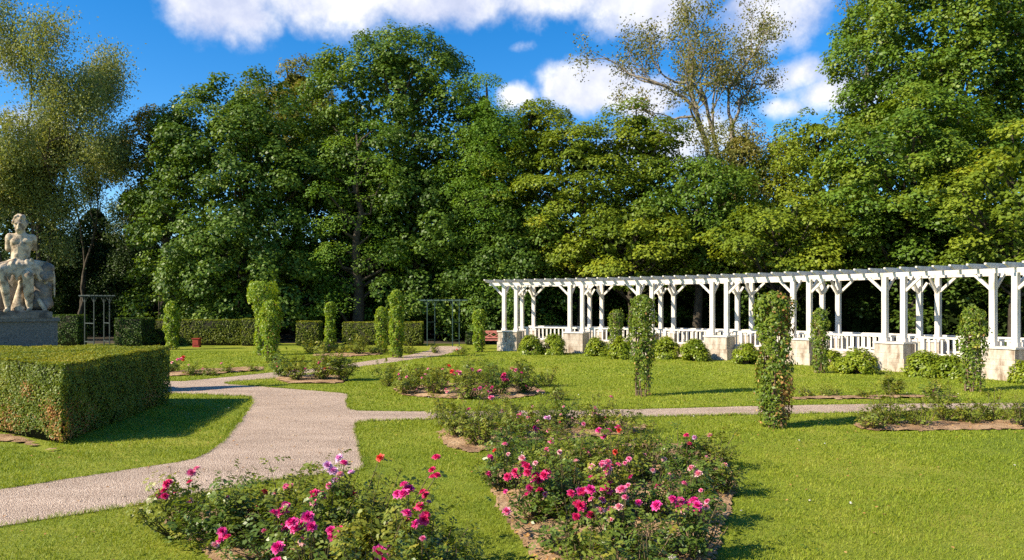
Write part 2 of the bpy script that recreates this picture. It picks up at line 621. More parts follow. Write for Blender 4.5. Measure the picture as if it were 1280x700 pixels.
# ------------------------------------------------------------------ the ground
def catmull(pts, closed=True, step=0.25):
    pts = [np.array(p[:2], float) for p in pts]
    n = len(pts)
    out = []
    rngi = range(n) if closed else range(n - 1)
    for i in rngi:
        p0, p1, p2, p3 = (pts[(i - 1) % n], pts[i], pts[(i + 1) % n], pts[(i + 2) % n]) if closed else \
            (pts[max(i - 1, 0)], pts[i], pts[i + 1], pts[min(i + 2, n - 1)])
        k = max(1, int(np.linalg.norm(p2 - p1) / step))
        for j in range(k):
            t = j / k
            # low tension keeps corners close to the measured outline
            m1, m2 = (p2 - p0) * .28, (p3 - p1) * .28
            h = (2 * t**3 - 3 * t**2 + 1) * p1 + (t**3 - 2 * t**2 + t) * m1 + (-2 * t**3 + 3 * t**2) * p2 + (t**3 - t**2) * m2
            out.append(h)
    return np.array(out)


def inside(P, poly):
    x, y = P[:, 0], P[:, 1]
    res = np.zeros(len(P), bool)
    j = len(poly) - 1
    for i in range(len(poly)):
        xi, yi = poly[i]
        xj, yj = poly[j]
        c = ((yi > y) != (yj > y)) & (x < (xj - xi) * (y - yi) / (yj - yi + 1e-12) + xi)
        res ^= c
        j = i
    return res


def vnoise(x, y, s, seed=0.0):
    """cheap smooth pseudo noise, about -1..1"""
    return (np.sin(x * s + 1.3 * seed + 1.7 * np.sin(y * s * .7 + seed)) + np.sin(y * s * 1.3 + 2.1 * seed + 1.3 * np.sin(x * s * .9 + 2 + seed)) +
            .6 * np.sin((x + y) * s * 2.3 + seed)) / 2.6


mb = MB()
mb.add([(-900, -200, -.02), (900, -200, -.02), (900, 1200, -.02), (-900, 1200, -.02)], [(0, 1, 2, 3)])
tag(mb.build('ground', M['lawn']), kind='structure')
# near lawn: a gently uneven sheet
gx = np.linspace(-32, 32, 150)
gy = np.linspace(2, 44, 110)
XX, YY = np.meshgrid(gx, gy)
ZZ = np.zeros_like(XX)
mb = MB()
nx, ny = len(gx), len(gy)
mb.add(np.stack([XX.ravel(), YY.ravel(), ZZ.ravel()], 1), [(j * nx + i, j * nx + i + 1, (j + 1) * nx + i + 1, (j + 1) * nx + i) for j in range(ny - 1) for i in range(nx - 1)])
tag(mb.build('lawn', M['lawn'], smooth=True), kind='structure')

path_px = [(163, 633), (230, 622), (300, 607), (400, 593), (452, 588), (456, 583), (449.5, 558.5), (445, 536), (452, 527.5), (536, 525), (700, 523), (811, 521.5), (950, 518.3), (1087, 515.5), (1280, 512)]
path_pts = [(-7.2, 3.9), (-5.6, 5.3), G(0, 658)] + [G(*p) for p in path_px] + [(16, 13.4), (16, 14.1)]
path_pts += [G(*p) for p in [(1280, 504), (1091, 505), (950, 507.6), (805, 511.4), (650, 513.5), (533, 514.5), (446, 513.3), (436, 509), (434, 500), (432, 492), (350, 485), (288, 480.5), (281, 479), (300, 476),
                             (347, 472.5), (400, 465), (435, 460), (485, 453.6), (520, 448.5), (553, 444), (575, 437), (575, 433), (540, 433), (536, 438), (510, 444), (488, 447), (435, 455), (400, 460), (347, 465), (240, 475.6), (210, 476.5)]]
path_pts += [(-14, 18.9), (-24, 18.5), (-24, 16.6), (-14, 16.5)]
path_pts += [G(*p) for p in [(213.5, 492), (290, 494.5), (312, 497), (314, 505), (297, 529), (275, 555), (241, 574), (186, 583), (74, 600), (0, 611.6)]] + [(-7.0, 6.6), (-8.6, 5.2)]
PATH = catmull(path_pts, True, .2)
PATH = PATH + np.stack([vnoise(PATH[:, 0], PATH[:, 1], 5.0, 1) * .018, vnoise(PATH[:, 1], PATH[:, 0], 6.0, 3) * .018], 1)


def sheet(name, poly, z, m):
    bm = bmesh.new()
    vs = [bm.verts.new((p[0], p[1], z)) for p in poly]
    f = bm.faces.new(vs)
    bm.normal_update()
    if f.normal.z < 0:
        f.normal_flip()
    bmesh.ops.triangulate(bm, faces=bm.faces[:])
    me = bpy.data.meshes.new(name)
    bm.to_mesh(me)
    bm.free()
    me.materials.append(m)
    o = bpy.data.objects.new(name, me)
    COL.objects.link(o)
    return tag(o, kind='structure')


sheet('path', PATH, .004, M['gravel'])

beds_px = {
    'a': [(215, 640), (200, 655), (222, 672), (262, 700), (300, 760), (420, 900), (560, 840), (585, 730), (570, 680), (520, 655), (430, 645), (320, 640)],
    'b': [(603, 600), (618, 590), (660, 575), (740, 560), (850, 556), (905, 575), (922, 610), (915, 640), (905, 670), (900, 700), (905, 760), (860, 860), (740, 860), (690, 740), (655, 690), (625, 640)],
    'c': [(545, 540), (565, 535), (640, 528), (740, 526), (810, 531), (800, 542), (760, 546), (690, 552), (640, 560), (590, 568), (556, 558)],
    'd': [(490, 487), (502, 483), (560, 480), (640, 481), (678, 487), (680, 493), (640, 499), (560, 499), (505, 495)],
    'e': [(340, 474), (360, 470), (420, 469), (438, 474), (425, 480), (360, 480)],
    'f': [(205, 466), (250, 462), (325, 459), (330, 463), (260, 469), (205, 471)],
    'g': [(1062, 531), (1100, 528), (1200, 527), (1420, 525), (1420, 540), (1280, 538), (1150, 540), (1085, 539)],
    'h': [(385, 444.5), (420, 442), (478, 441), (478, 443.5), (430, 446.5)],
    'j': [(-60, 548), (0, 543), (40, 548), (64, 560), (74, 563), (66, 568), (40, 562), (0, 553), (-60, 556)],
    'i': [(985, 497), (1050, 495), (1190, 494.5), (1200, 497.5), (1050, 500), (990, 500)],
}
BED = {}
for k, px in beds_px.items():
    poly = catmull([G(*p) for p in px], True, .15)
    poly += np.stack([vnoise(poly[:, 0], poly[:, 1], 7, 2) * .03, vnoise(poly[:, 1], poly[:, 0], 8, 5) * .03], 1)
    BED[k] = poly
    near = k in 'ab'
    st = .035 if near else (.06 if k in 'cdg' else .12)
    x0, y0 = poly.min(0) - .1
    x1, y1 = poly.max(0) + .1
    xs = np.arange(x0, x1, st)
    ys = np.arange(y0, y1, st)
    X, Y = np.meshgrid(xs, ys)
    X = X + rng.normal(size=X.shape) * st * .15
    Y = Y + rng.normal(size=Y.shape) * st * .15
    # distance to the edge (coarse) keeps the rim low
    P = np.stack([X.ravel(), Y.ravel()], 1)
    d = np.full(len(P), 9.)
    for q in poly[::2]:
        d = np.minimum(d, np.hypot(P[:, 0] - q[0], P[:, 1] - q[1]))
    ins = inside(P, poly)
    rim = np.clip(d / .25, 0, 1)
    amp = .035 if near else .02
    Z = .008 + rim * (.03 + amp * vnoise(P[:, 0], P[:, 1], 4, 1) * .5 + amp * vnoise(P[:, 0], P[:, 1], 13, 4) * .6 + amp * .5 * rng.random(len(P)))
    ins = ins.reshape(X.shape)
    nx = len(xs)
    F = []
    for j in range(len(ys) - 1):
        for i in range(nx - 1):
            if ins[j, i] and ins[j, i + 1] and ins[j + 1, i] and ins[j + 1, i + 1]:
                F.append((j * nx + i, j * nx + i + 1, (j + 1) * nx + i + 1, (j + 1) * nx + i))
    mb = MB()
    mb.add(np.stack([P[:, 0], P[:, 1], Z], 1), F)
    tag(mb.build('flower_bed_soil', M['soil'], smooth=True), kind='structure')

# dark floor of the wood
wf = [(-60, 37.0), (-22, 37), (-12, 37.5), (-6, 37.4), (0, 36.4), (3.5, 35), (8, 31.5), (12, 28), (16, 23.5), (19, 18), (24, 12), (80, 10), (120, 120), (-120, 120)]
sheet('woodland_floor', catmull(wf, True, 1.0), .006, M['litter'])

# grass blades on every lawn the camera looks down on
BLv, BLt = [], []
for (y0, y1, dens, h, wd) in ((4.6, 7.2, 5200, .024, .0045), (7.2, 10, 3300, .026, .006), (10, 14, 1900, .027, .009), (14, 20, 850, .028, .014), (20, 31, 300, .030, .024)):
    hw = y1 * .72
    n = int(dens * 2 * hw * (y1 - y0))
    P = np.stack([rng.uniform(-hw, hw, n), rng.uniform(y0, y1, n)], 1)
    keep = np.abs(P[:, 0]) < P[:, 1] * .70 + 1.6
    keep &= ~inside(P, PATH)
    for q in BED.values():
        keep &= ~inside(P, q)
    pat = vnoise(P[:, 0], P[:, 1], 2.2, 6) + .6 * vnoise(P[:, 0], P[:, 1], 7.5, 2)
    keep &= rng.random(n) < .66 + .28 * pat
    P, pat = P[keep], pat[keep]
    n = len(P)
    a = rng.uniform(0, 2 * math.pi, n)
    lean = rng.uniform(.2, 1.1, n) * h
    hh = h * rng.uniform(.5, 1.15, n) * (1 + .22 * pat)
    V = np.zeros((n, 4, 3))
    sx, sy = np.cos(a) * wd / 2, np.sin(a) * wd / 2
    lx, ly = -np.sin(a) * lean, np.cos(a) * lean
    V[:, 0] = np.stack([P[:, 0] - sx, P[:, 1] - sy, np.zeros(n)], 1)
    V[:, 1] = np.stack([P[:, 0] + sx, P[:, 1] + sy, np.zeros(n)], 1)
    V[:, 2] = np.stack([P[:, 0] + sx * .5 + lx, P[:, 1] + sy * .5 + ly, hh], 1)
    V[:, 3] = np.stack([P[:, 0] - sx * .5 + lx, P[:, 1] - sy * .5 + ly, hh * 1.03], 1)
    BLv.append(V.reshape(-1, 3))
    BLt.append(np.clip(rng.random(n) + .12 * pat, 0, 1))
# longer blades creeping over the edge of the gravel
EG = []
for i in range(len(PATH)):
    a, b_ = PATH[i], PATH[(i + 1) % len(PATH)]
    if a[1] > 21 or abs(a[0]) > a[1] * .75 + 1:
        continue
    k = int(np.linalg.norm(b_ - a) * (520 if a[1] < 13 else 260))
    EG.append(a + (b_ - a) * rng.random(k)[:, None] + rng.normal(size=(k, 2)) * .022)
P = np.concatenate(EG)
clump_ = vnoise(P[:, 0], P[:, 1], 9, 4)
P = P[rng.random(len(P)) < .55 + .4 * clump_]
n = len(P)
a = rng.uniform(0, 2 * math.pi, n)
h_ = rng.uniform(.02, .05, n)
w_ = np.where(P[:, 1] < 12, .0028, .005)
V = np.zeros((n, 4, 3))
sx, sy = np.cos(a) * w_, np.sin(a) * w_
lx, ly = -np.sin(a) * h_ * .8, np.cos(a) * h_ * .8
V[:, 0] = np.stack([P[:, 0] - sx, P[:, 1] - sy, np.zeros(n)], 1)
V[:, 1] = np.stack([P[:, 0] + sx, P[:, 1] + sy, np.zeros(n)], 1)
V[:, 2] = np.stack([P[:, 0] + sx * .4 + lx, P[:, 1] + sy * .4 + ly, h_], 1)
V[:, 3] = np.stack([P[:, 0] - sx * .4 + lx, P[:, 1] - sy * .4 + ly, h_ * 1.03], 1)
BLv.append(V.reshape(-1, 3))
BLt.append(rng.random(n) * .8)
tag(quad_object('grass', np.concatenate(BLv), M['blade'], tone=np.concatenate(BLt)), 'short mown green grass covering the lawns between the paths', 'grass', kind='stuff')

# clods and crumbs of soil, fallen petals and leaves in the near beds
mb = MB()
for k, n in (('a', 420), ('b', 900), ('c', 260), ('g', 120)):
    lo, hi = BED[k].min(0), BED[k].max(0)
    P = rng.uniform(lo, hi, (n, 2))
    P = P[inside(P, BED[k])]
    for p in P:
        s_ = rnd.uniform(.008, .028) * (1.4 if k in 'cg' else 1)
        V = [(p[0] + rnd.uniform(-s_, s_), p[1] + rnd.uniform(-s_, s_), .045 + rnd.uniform(-s_, s_) * .6) for _ in range(4)]
        V[0] = (p[0] - s_, p[1] - s_ * .6, .02)
        V[1] = (p[0] + s_, p[1] - s_ * .5, .02)
        V[2] = (p[0], p[1] + s_, .02)
        V[3] = (p[0], p[1], .03 + s_ * 1.2)
        mb.add(V, [(0, 1, 3), (1, 2, 3), (2, 0, 3)])
tag(mb.build('soil_clods', M['soil']), 'loose crumbs of dry brown soil lying in the flower beds', 'soil', kind='stuff')
fallen = []
for k, n in (('a', 350), ('b', 1300), ('c', 300), ('d', 200), ('g', 200)):
    lo, hi = BED[k].min(0), BED[k].max(0)
    P = rng.uniform(lo, hi, (n, 2))
    P = P[inside(P, BED[k])]
    C = np.stack([P[:, 0], P[:, 1], np.full(len(P), .055) + rng.random(len(P)) * .02], 1)
    fallen.append(leaf_quads(C, unit(rdir(len(P)) * .5 + np.array([0, 0, 1])), .04, .025))
n = 900
P = np.stack([rng.uniform(-9, 13, n), rng.uniform(5, 17, n)], 1)
P = P[~inside(P, PATH)]
fallen.append(leaf_quads(np.stack([P[:, 0], P[:, 1], np.full(len(P), .022)], 1), unit(rdir(len(P)) * .4 + np.array([0, 0, 1])), .035, .022))
n = 2600
P = np.stack([rng.uniform(-9, 12, n), rng.uniform(5, 18, n)], 1)
P = P[inside(P, PATH)]
P = P[:int(len(P) * .45)]
fallen.append(leaf_quads(np.stack([P[:, 0], P[:, 1], np.full(len(P), .014)], 1), unit(rdir(len(P)) * .3 + np.array([0, 0, 1])), .038, .024))
mbs = MB()
for q in range(900):
    x_, y_ = rnd.uniform(-8, 12), rnd.uniform(5, 15)
    if not inside(np.array([[x_, y_]]), PATH)[0]:
        continue
    r_ = rnd.uniform(.006, .016)
    mbs.ell((x_, y_, .004 + r_ * .4), (r_, r_ * rnd.uniform(.6, 1), r_ * .6), 6, 4)
tag(mbs.build('pebbles', M['statue']), 'loose pale pebbles lying on the gravel path', 'pebbles', kind='stuff')
tag(quad_object('fallen_leaves', np.concatenate(fallen), M['dry']), 'dry tan leaves scattered over rose beds, lawn and path', 'fallen leaves', kind='stuff')

# low clover and daisies in the lawn
n = 5200
P = np.stack([rng.uniform(-9, 13, n), rng.uniform(5, 16, n)], 1)
P = P[~inside(P, PATH) & (vnoise(P[:, 0], P[:, 1], 1.6, 9) > .25)]
for q in BED.values():
    P = P[~inside(P, q)]
Cq = np.stack([P[:, 0], P[:, 1], rng.uniform(.018, .03, len(P))], 1)
cl = [Cq + rdir(len(P)) * np.array([.014, .014, .002]) for _ in range(3)]
cl = np.concatenate(cl)
tag(quad_object('clover', leaf_quads(cl, unit(rdir(len(cl)) * .35 + np.array([0, 0, 1])), .026, .024), M['climber_d']), 'low clover patches spreading through the mown lawn', 'clover', kind='stuff')
P = P[rng.random(len(P)) < .05]
Cq = np.stack([P[:, 0], P[:, 1], np.full(len(P), .036)], 1)
Cq = np.repeat(Cq, 3, axis=0) + rng.normal(size=(len(P) * 3, 3)) * .003
tag(quad_object('daisies', leaf_quads(Cq, unit(rdir(len(Cq)) * .3 + np.array([0, -.3, 1])), .02, .018), M['p_white']), 'tiny white daisies dotted over the lawn', 'daisies', kind='stuff')

# ------------------------------------------------------------------ pergola
DS = .05
_s = np.arange(-4, 26, DS)
_th = np.radians(24.2 + 2.17 * _s)
_x = np.cumsum(np.cos(_th)) * DS
_y = -np.cumsum(np.sin(_th)) * DS
_i9 = int((9 + 4) / DS)
_x += 7.35 - _x[_i9]
_y += 26.35 - _y[_i9]


def arc(s, off=0.0, z=0.0):
    i = (s + 4) / DS
    x, y, th = np.interp(i, np.arange(len(_s)), _x), np.interp(i, np.arange(len(_s)), _y), np.interp(i, np.arange(len(_s)), _th)
    return Vector((x + math.sin(th) * off, y + math.cos(th) * off, z))


def frame(s):
    th = np.interp((s + 4) / DS, np.arange(len(_s)), _th)
    return Vector((math.cos(th), -math.sin(th), 0)), Vector((math.sin(th), math.cos(th), 0))


pg = empty('pergola', (0, 0, 0), 'long curved white timber pergola on pale stone plinths in front of the trees', 'pergola')
S_END = 21.0
WID = 1.9


def strip(name, s0, s1, off0, off1, z0, z1, m, step=.5):
    n = max(1, int(math.ceil((s1 - s0) / step)))
    V, F = [], []
    for i in range(n + 1):
        s = s0 + (s1 - s0) * i / n
        for o, z in ((off0, z0), (off1, z0), (off1, z1), (off0, z1)):
            V.append(tuple(arc(s, o, z)))
    for i in range(n):
        for k in range(4):
            k2 = (k + 1) % 4
            F.append((i * 4 + k, (i + 1) * 4 + k, (i + 1) * 4 + k2, i * 4 + k2))
    F.append((0, 1, 2, 3))
    F.append((n * 4 + 3, n * 4 + 2, n * 4 + 1, n * 4))
    b = MB()
    b.add(V, F)
    return b.build(name, m, pg) if isinstance(name, str) else b


strip('terrace_floor', -.30, S_END + .6, .50, WID + .2, 0, .40, M['stone_w'])
strip('retaining_wall', .5, S_END + .6, .18, .44, 0, .47, M['stone_w'])
PAIR = .28
for i in range(8):
    s = i * 3.0
    t, n = frame(s)
    for off in (0.0, WID):
        c = arc(s, off)
        # two courses of stone, the lower one a little wider
        b = MB()
        if off == 0:
            b.box(c + Vector((0, 0, .19)), (.95 if i > 2 else .90, .70, .38), (t, n))
            b.box(c + Vector((0, 0, .585)), (.86, .62, .405), (t, n))
        else:
            b.box(c + Vector((0, 0, .60)), (.86, .5, .40), (t, n))
        pl = b.build('plinth', M['stone_w'], pg)
        b = MB()
        b.box(c + Vector((0, 0, .822)), (.93, .69 if off == 0 else .56, .05), (t, n))
        b.build('cap', M['paint'], pl)
        for e in (-1, 1):
            q = c + t * PAIR * e
            b = MB()
            b.box(q + Vector((0, 0, (.857 + 2.74) / 2)), (.142, .142, 2.74 - .857), (t, n))
            b.box(q + Vector((0, 0, .90)), (.18, .18, .09), (t, n))
            b.build('post', M['paint'], pg)
            b = MB()
            # long brace along the beam, away from its pair, short one inwards, one across
            p0 = q + Vector((0, 0, 2.33)) + t * e * .06
            b.beam(p0, q + t * e * .50 + Vector((0, 0, 2.735)), .06, .075)
            cs = -1 if off else 1
            b.beam(q + Vector((0, 0, 2.30)) + n * cs * .06, q + n * cs * .48 + Vector((0, 0, 2.738)), .058, .075)
            if off:
                b.beam(q + Vector((0, 0, 2.33)) + t * -e * .06, q - t * e * .24 + Vector((0, 0, 2.6)), .055, .07)
            b.build('brace', M['paint'], pg)
for off in (0.0, WID):
    strip('beam', -.95, S_END + .6, off - .04, off + .04, 2.742, 2.865, M['paint'])
s = -.98
while s < S_END + .5:
    t, n = frame(s)
    b = MB()
    # rafter with ends cut on the slant
    o0, o1 = -.52, WID + .5
    prof = [(o0, 3.0), (o0, 2.955), (o0 + .22, 2.868), (o1 - .22, 2.868), (o1, 2.955), (o1, 3.0)]
    V = []
    for e in (-.028, .028):
        for o, z in prof:
            p = arc(s, o, z) + t * e
            V.append(tuple(p))
    k = len(prof)
    F = [tuple(range(k))[::-1], tuple(range(k, 2 * k))] + [(i, (i + 1) % k, (i + 1) % k + k, i + k) for i in range(k)]
    b.add(V, F)
    b.build('rafter', M['paint'], pg)
    s += .47
for i in range(7):
    s0, s1 = i * 3 + .0, i * 3 + 3.0
    for off, has in ((.40, True), (WID + .12, False)):
        b = MB()

        def bar(sa, sb, z0, z1, th):
            nseg = 4
            for k in range(nseg):
                a_, c_ = sa + (sb - sa) * k / nseg, sa + (sb - sa) * (k + 1) / nseg
                b.beam(arc(a_, off, (z0 + z1) / 2), arc(c_, off, (z0 + z1) / 2), th, z1 - z0)
        bar(s0, s1, .955, 1.01, .09)
        bar(s0, s1, .475, .535, .07)
        if has:
            for sn in (s0 + .62, s1 - .62):
                t, n = frame(sn)
                b.box(arc(sn, off, .70), (.11, .11, .60), (t, n))
        k = 1
        nb = 17
        for k in range(nb):
            sk = s0 + .08 + (s1 - s0 - .16) * k / (nb - 1)
            t, n = frame(sk)
            b.box(arc(sk, off, .745), (.052, .03, .43), (t, n))
        b.build('railing', M['paint'], pg)

# ------------------------------------------------------------------ foliage makers
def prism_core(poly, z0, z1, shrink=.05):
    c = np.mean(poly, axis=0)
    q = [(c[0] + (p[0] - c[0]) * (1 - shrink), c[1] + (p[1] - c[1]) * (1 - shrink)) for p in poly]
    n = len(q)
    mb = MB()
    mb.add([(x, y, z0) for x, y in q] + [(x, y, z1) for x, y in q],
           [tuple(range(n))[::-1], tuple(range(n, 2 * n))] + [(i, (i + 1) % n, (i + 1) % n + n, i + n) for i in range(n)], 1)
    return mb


def hedge(poly, h, m, label, leaf=.03, dens=3200, rough=.03, group=None, holes=(), dry=()):
    """clipped hedge over a convex footprint (counter-clockwise), leaves on every face"""
    poly = [np.array(p, float) for p in poly]
    n = len(poly)
    Cs, Ns = [], []
    for i in range(n):
        a, b = poly[i], poly[(i + 1) % n]
        L = np.linalg.norm(b - a)
        k = int(L * h * dens)
        u, v = rng.random(k), rng.random(k)
        d = (b - a) / L
        nn = np.array([d[1], -d[0], 0.])
        P = a + (b - a) * u[:, None]
        z = .03 + v * (h - .03)
        # soften: bulge, thin bottom
        wob = rough * (vnoise(u * L, z, 3.1, i) + .8 * vnoise(u * L, z, 8.0, i + 3))
        dep = wob + rng.normal(size=k) * rough * .45 - .07 * np.clip((.22 - z) / .22, 0, 1) - .05 * np.clip((z - h + .08) / .08, 0, 1)
        P3 = np.stack([P[:, 0], P[:, 1], z], 1) + nn * dep[:, None]
        Cs.append(P3)
        Ns.append(unit(nn * .9 + np.array([0, 0, .35]) + rdir(k) * .75))
    P = np.array(poly)
    lo, hi = P.min(0), P.max(0)
    k = int((hi - lo).prod() * dens * .9)
    Q = rng.uniform(lo, hi, (k, 2))
    Q = Q[inside(Q, P)]
    k = len(Q)
    z = h + rough * (vnoise(Q[:, 0], Q[:, 1], 3.0, 1) * .6 + vnoise(Q[:, 0], Q[:, 1], 9.0, 2) * .4) + rng.normal(size=k) * rough * .35
    Cs.append(np.stack([Q[:, 0], Q[:, 1], z], 1))
    Ns.append(unit(np.array([0, 0, 1.]) + rdir(k) * .75))
    C, N = np.concatenate(Cs), np.concatenate(Ns)
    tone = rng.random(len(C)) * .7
    tone[-k:] = .5 + .5 * rng.random(k)  # sunlit top and shaded sides put into the leaf colour: yellower, brighter tones on top
    sz = rng.uniform(.7, 1.3, len(C)) * leaf
    mi = np.zeros(len(C), dtype=np.int32)
    for (dx, dy, dz, dr, pw) in dry:
        dd = np.linalg.norm((C - np.array([dx, dy, dz])) / np.array([dr, dr, dr * .7]), axis=1)
        mi[rng.random(len(C)) < pw * np.exp(-dd ** 2)] = 2
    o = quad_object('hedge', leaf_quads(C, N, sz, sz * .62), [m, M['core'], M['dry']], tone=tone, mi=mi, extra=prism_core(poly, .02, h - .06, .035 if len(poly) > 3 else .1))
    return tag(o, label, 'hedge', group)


def tone_for(n, k):
    return np.clip(np.repeat(rng.random(k), math.ceil(n / k))[:n] * .6 + rng.random(n) * .5, 0, 1)


def branch_tubes(mb, p, d, L, r, depth, spread=.5, up=.15, tips=None, sides=6, nkids=(2, 3), wob=.12, lenf=.72):
    """recursive limb; records tips"""
    npt = 5
    pts = [p.copy()]
    dd = d.copy()
    for i in range(npt):
        dd = dd + rng.normal(size=3) * wob + np.array([0, 0, up * .25])
        dd /= np.linalg.norm(dd)
        pts.append(pts[-1] + dd * L / npt)
    rad = np.linspace(r, r * .55, npt + 1)
    mb.tube(pts, rad, sides if depth > 1 else 4, cap=False)
    if tips is not None and depth <= 1:
        for q in pts[2:]:
            tips.append((q, dd.copy(), depth))
    if depth == 0:
        return
    k = rnd.randint(*nkids)
    for j in range(k):
        b = pts[-1] if j == 0 else pts[rnd.randint(2, npt)]
        nd = unit(dd + rng.normal(size=3) * spread + np.array([0, 0, up]))
        branch_tubes(mb, b.copy(), nd, L * lenf * rnd.uniform(.75, 1.15), r * .55 * (1 if j else 1.05), depth - 1, spread, up, tips, max(4, sides - 1), nkids, wob, lenf)


def prof(shape, t):
    if shape == 'dome':      # full to the ground
        return np.power(np.clip(1 - np.power(np.clip(t, 0, 1), 2.3), 0.001, 1), .62) * (.80 + .2 * np.clip(t * 4, 0, 1))
    if shape == 'round':
        return np.power(np.clip(1 - np.abs(2 * t - 1) ** 2.4, .001, 1), .55)
    if shape == 'top':       # broad top, narrower below
        return np.power(np.clip(1 - np.clip((t - .45) / .55, 0, 1) ** 2.2, .001, 1), .6) * (.62 + .38 * np.clip(t * 1.8, 0, 1))
    if shape == 'spire':
        return np.power(np.clip(1 - t, .001, 1), .65) * (.7 + .3 * np.clip(t * 5, 0, 1))
    return np.ones_like(t)


STY = {  # leaf length, width, clump radius, flatness, leaves per clump, up bias, fuzz
    'maple': dict(L=.175, W=.14, r=.74, flat=.78, n=270, up=.7, jit=.7, out=.6),
    'linden': dict(L=.165, W=.125, r=.78, flat=.5, n=270, up=.9, jit=.65, out=.5),
    'locust': dict(L=.15, W=.07, r=1.15, flat=.5, n=480, up=.8, jit=.8, out=.3),
    'loose': dict(L=.155, W=.11, r=.68, flat=.75, n=240, up=.6, jit=.8, out=.5),
    'fine': dict(L=.13, W=.085, r=.85, flat=.9, n=420, up=.5, jit=.9, out=.3),
}
NLEAF = [0]


def crown(name, cx, cy, z0, z1, Rr, shape, sty, m, parent, cover=1.0, seed=0, depth_k=.85, shell=.8, core=True, lump=.16, minr=.5):
    S = STY[sty]
    H = z1 - z0
    area = 2 * math.pi * Rr * H * .8
    ncl = int(cover * 1.9 * area / (math.pi * S['r'] ** 2))
    ts = rng.random(ncl * 4)
    pr = prof(shape, ts)
    ts = ts[rng.random(ncl * 4) < pr ** .8][:ncl]
    ncl = len(ts)
    th = rng.uniform(0, 2 * math.pi, ncl)
    # fewer clumps on the side nobody sees
    keep = ~((np.sin(th) > .45) & (rng.random(ncl) < .6))
    ts, th = ts[keep], th[keep]
    ncl = len(ts)
    lm = 1 + lump * (np.sin(2 * th + seed) * .6 + np.sin(3 * th + ts * 7 + seed * 2.3) * .7 + np.sin(ts * 13 + 2 * th + seed) * .7)
    rr = Rr * prof(shape, ts) * lm * (shell + (1 - shell) * 1.15 * rng.random(ncl) ** .7)
    inner = rng.random(ncl) < .22
    rr = np.where(inner, rr * rng.uniform(.45, .85, ncl), rr)
    C = np.stack([cx + np.cos(th) * rr, cy + np.sin(th) * rr * depth_k, z0 + ts * H + lump * .4 * np.sin(th * 4 + seed)], 1)
    O = np.stack([np.cos(th), np.sin(th), .45 * (ts - .35) * 2], 1)
    O = unit(O)
    cr = S['r'] * rng.uniform(minr, 1.25, ncl)
    Vs, Ts = [], []
    for i in range(ncl):
        k = int(S['n'] * (cr[i] / S['r']) ** 2)
        d = rdir(int(k * 1.5))
        keep = (d @ (O[i] * .8 + np.array([0, 0, .55]))) > -.35 + rng.random(len(d)) * .5
        d = d[keep]
        k = len(d)
        rad = cr[i] * (.62 + .45 * rng.random(k) ** .8)
        # stretch towards the outside, drooping at the rim
        P = d * rad[:, None]
        al = P @ O[i]
        P = P + O[i] * (al * S['out'])[:, None]
        P[:, 2] = P[:, 2] * S['flat'] - .12 * np.hypot(P[:, 0], P[:, 1]) ** 2 / max(cr[i], .3)
        # break the clump up into sprays
        cell = np.sin(P[:, 0] * 5.1 + i) + np.sin(P[:, 1] * 5.7 + i * 2) + np.sin(P[:, 2] * 8.3 + i * 3)
        P = P * (1 + .07 * cell)[:, None]
        N = unit(d * .55 + O[i] * .25 + np.array([0, 0, S['up']]) + rdir(k) * S['jit'])
        sz = S['L'] * rng.uniform(.65, 1.25, k)
        Vs.append(leaf_quads(C[i] + P, N, sz, sz * S['W'] / S['L']))
        Ts.append(np.clip(rng.random() * .65 + rng.random(k) * .5 - .05, 0, 1))
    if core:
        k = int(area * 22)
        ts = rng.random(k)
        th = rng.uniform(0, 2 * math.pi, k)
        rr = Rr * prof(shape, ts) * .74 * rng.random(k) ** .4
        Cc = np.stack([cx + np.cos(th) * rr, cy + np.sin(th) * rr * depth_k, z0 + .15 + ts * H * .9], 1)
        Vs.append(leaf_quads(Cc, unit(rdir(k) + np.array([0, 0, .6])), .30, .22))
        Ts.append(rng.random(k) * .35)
    V = np.concatenate(Vs)
    NLEAF[0] += len(V) // 4
    mi = np.zeros(len(V) // 4, dtype=np.int32)
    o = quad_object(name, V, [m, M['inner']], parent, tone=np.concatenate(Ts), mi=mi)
    return o, C, cr


def tree(name, label, px, ytop, ybot, hwpx, Y, shape, sty, m, cover=1.0, bark='bark_d', group='trees along the edge of the wood', **kw):
    x = PX(px, Y)
    zt, zb = PZ(ytop, Y), max(.15, PZ(ybot, Y))
    Rr = hwpx / FPX * Y
    root = empty(name, (x, Y, 0), label, 'tree', group)
    seed = rnd.uniform(0, 6)
    o, C, cr = crown('crown', 0, 0, zb, zt - .5, Rr, shape, sty, m, root, cover, seed, **kw)
    # trunk and limbs reaching into the clumps
    mb = MB()
    tz = zb + (zt - zb) * .8
    r0 = .02 * zt + .08
    tp = [np.array([.0, 0, -.1])]
    for i in range(1, 9):
        tp.append(np.array([rnd.uniform(-.12, .12) * i / 3, rnd.uniform(-.12, .12) * i / 3, tz * i / 8]))
    mb.tube(tp, [r0 * (1.25 if i == 0 else 1) * (1 - .85 * i / 8) for i in range(9)], 9)
    idx = rng.permutation(len(C))[:34]
    for i in idx:
        c = C[i]
        zz = max(.6, c[2] - np.hypot(c[0], c[1]) * .75)
        f = min(zz / tz, .97) * 8
        a = tp[int(f)] + (tp[min(int(f) + 1, 8)] - tp[int(f)]) * (f - int(f))
        mid = a * .45 + c * .55 + np.array([0, 0, -.25]) + rng.normal(size=3) * .15
        mb.tube([a, a * .75 + mid * .25, mid, mid * .4 + c * .6, c], np.array([.4, .33, .24, .16, .08]) * r0 * .75, 5, cap=False)
    mb.build('trunk', M[bark], root, smooth=True)
    return root


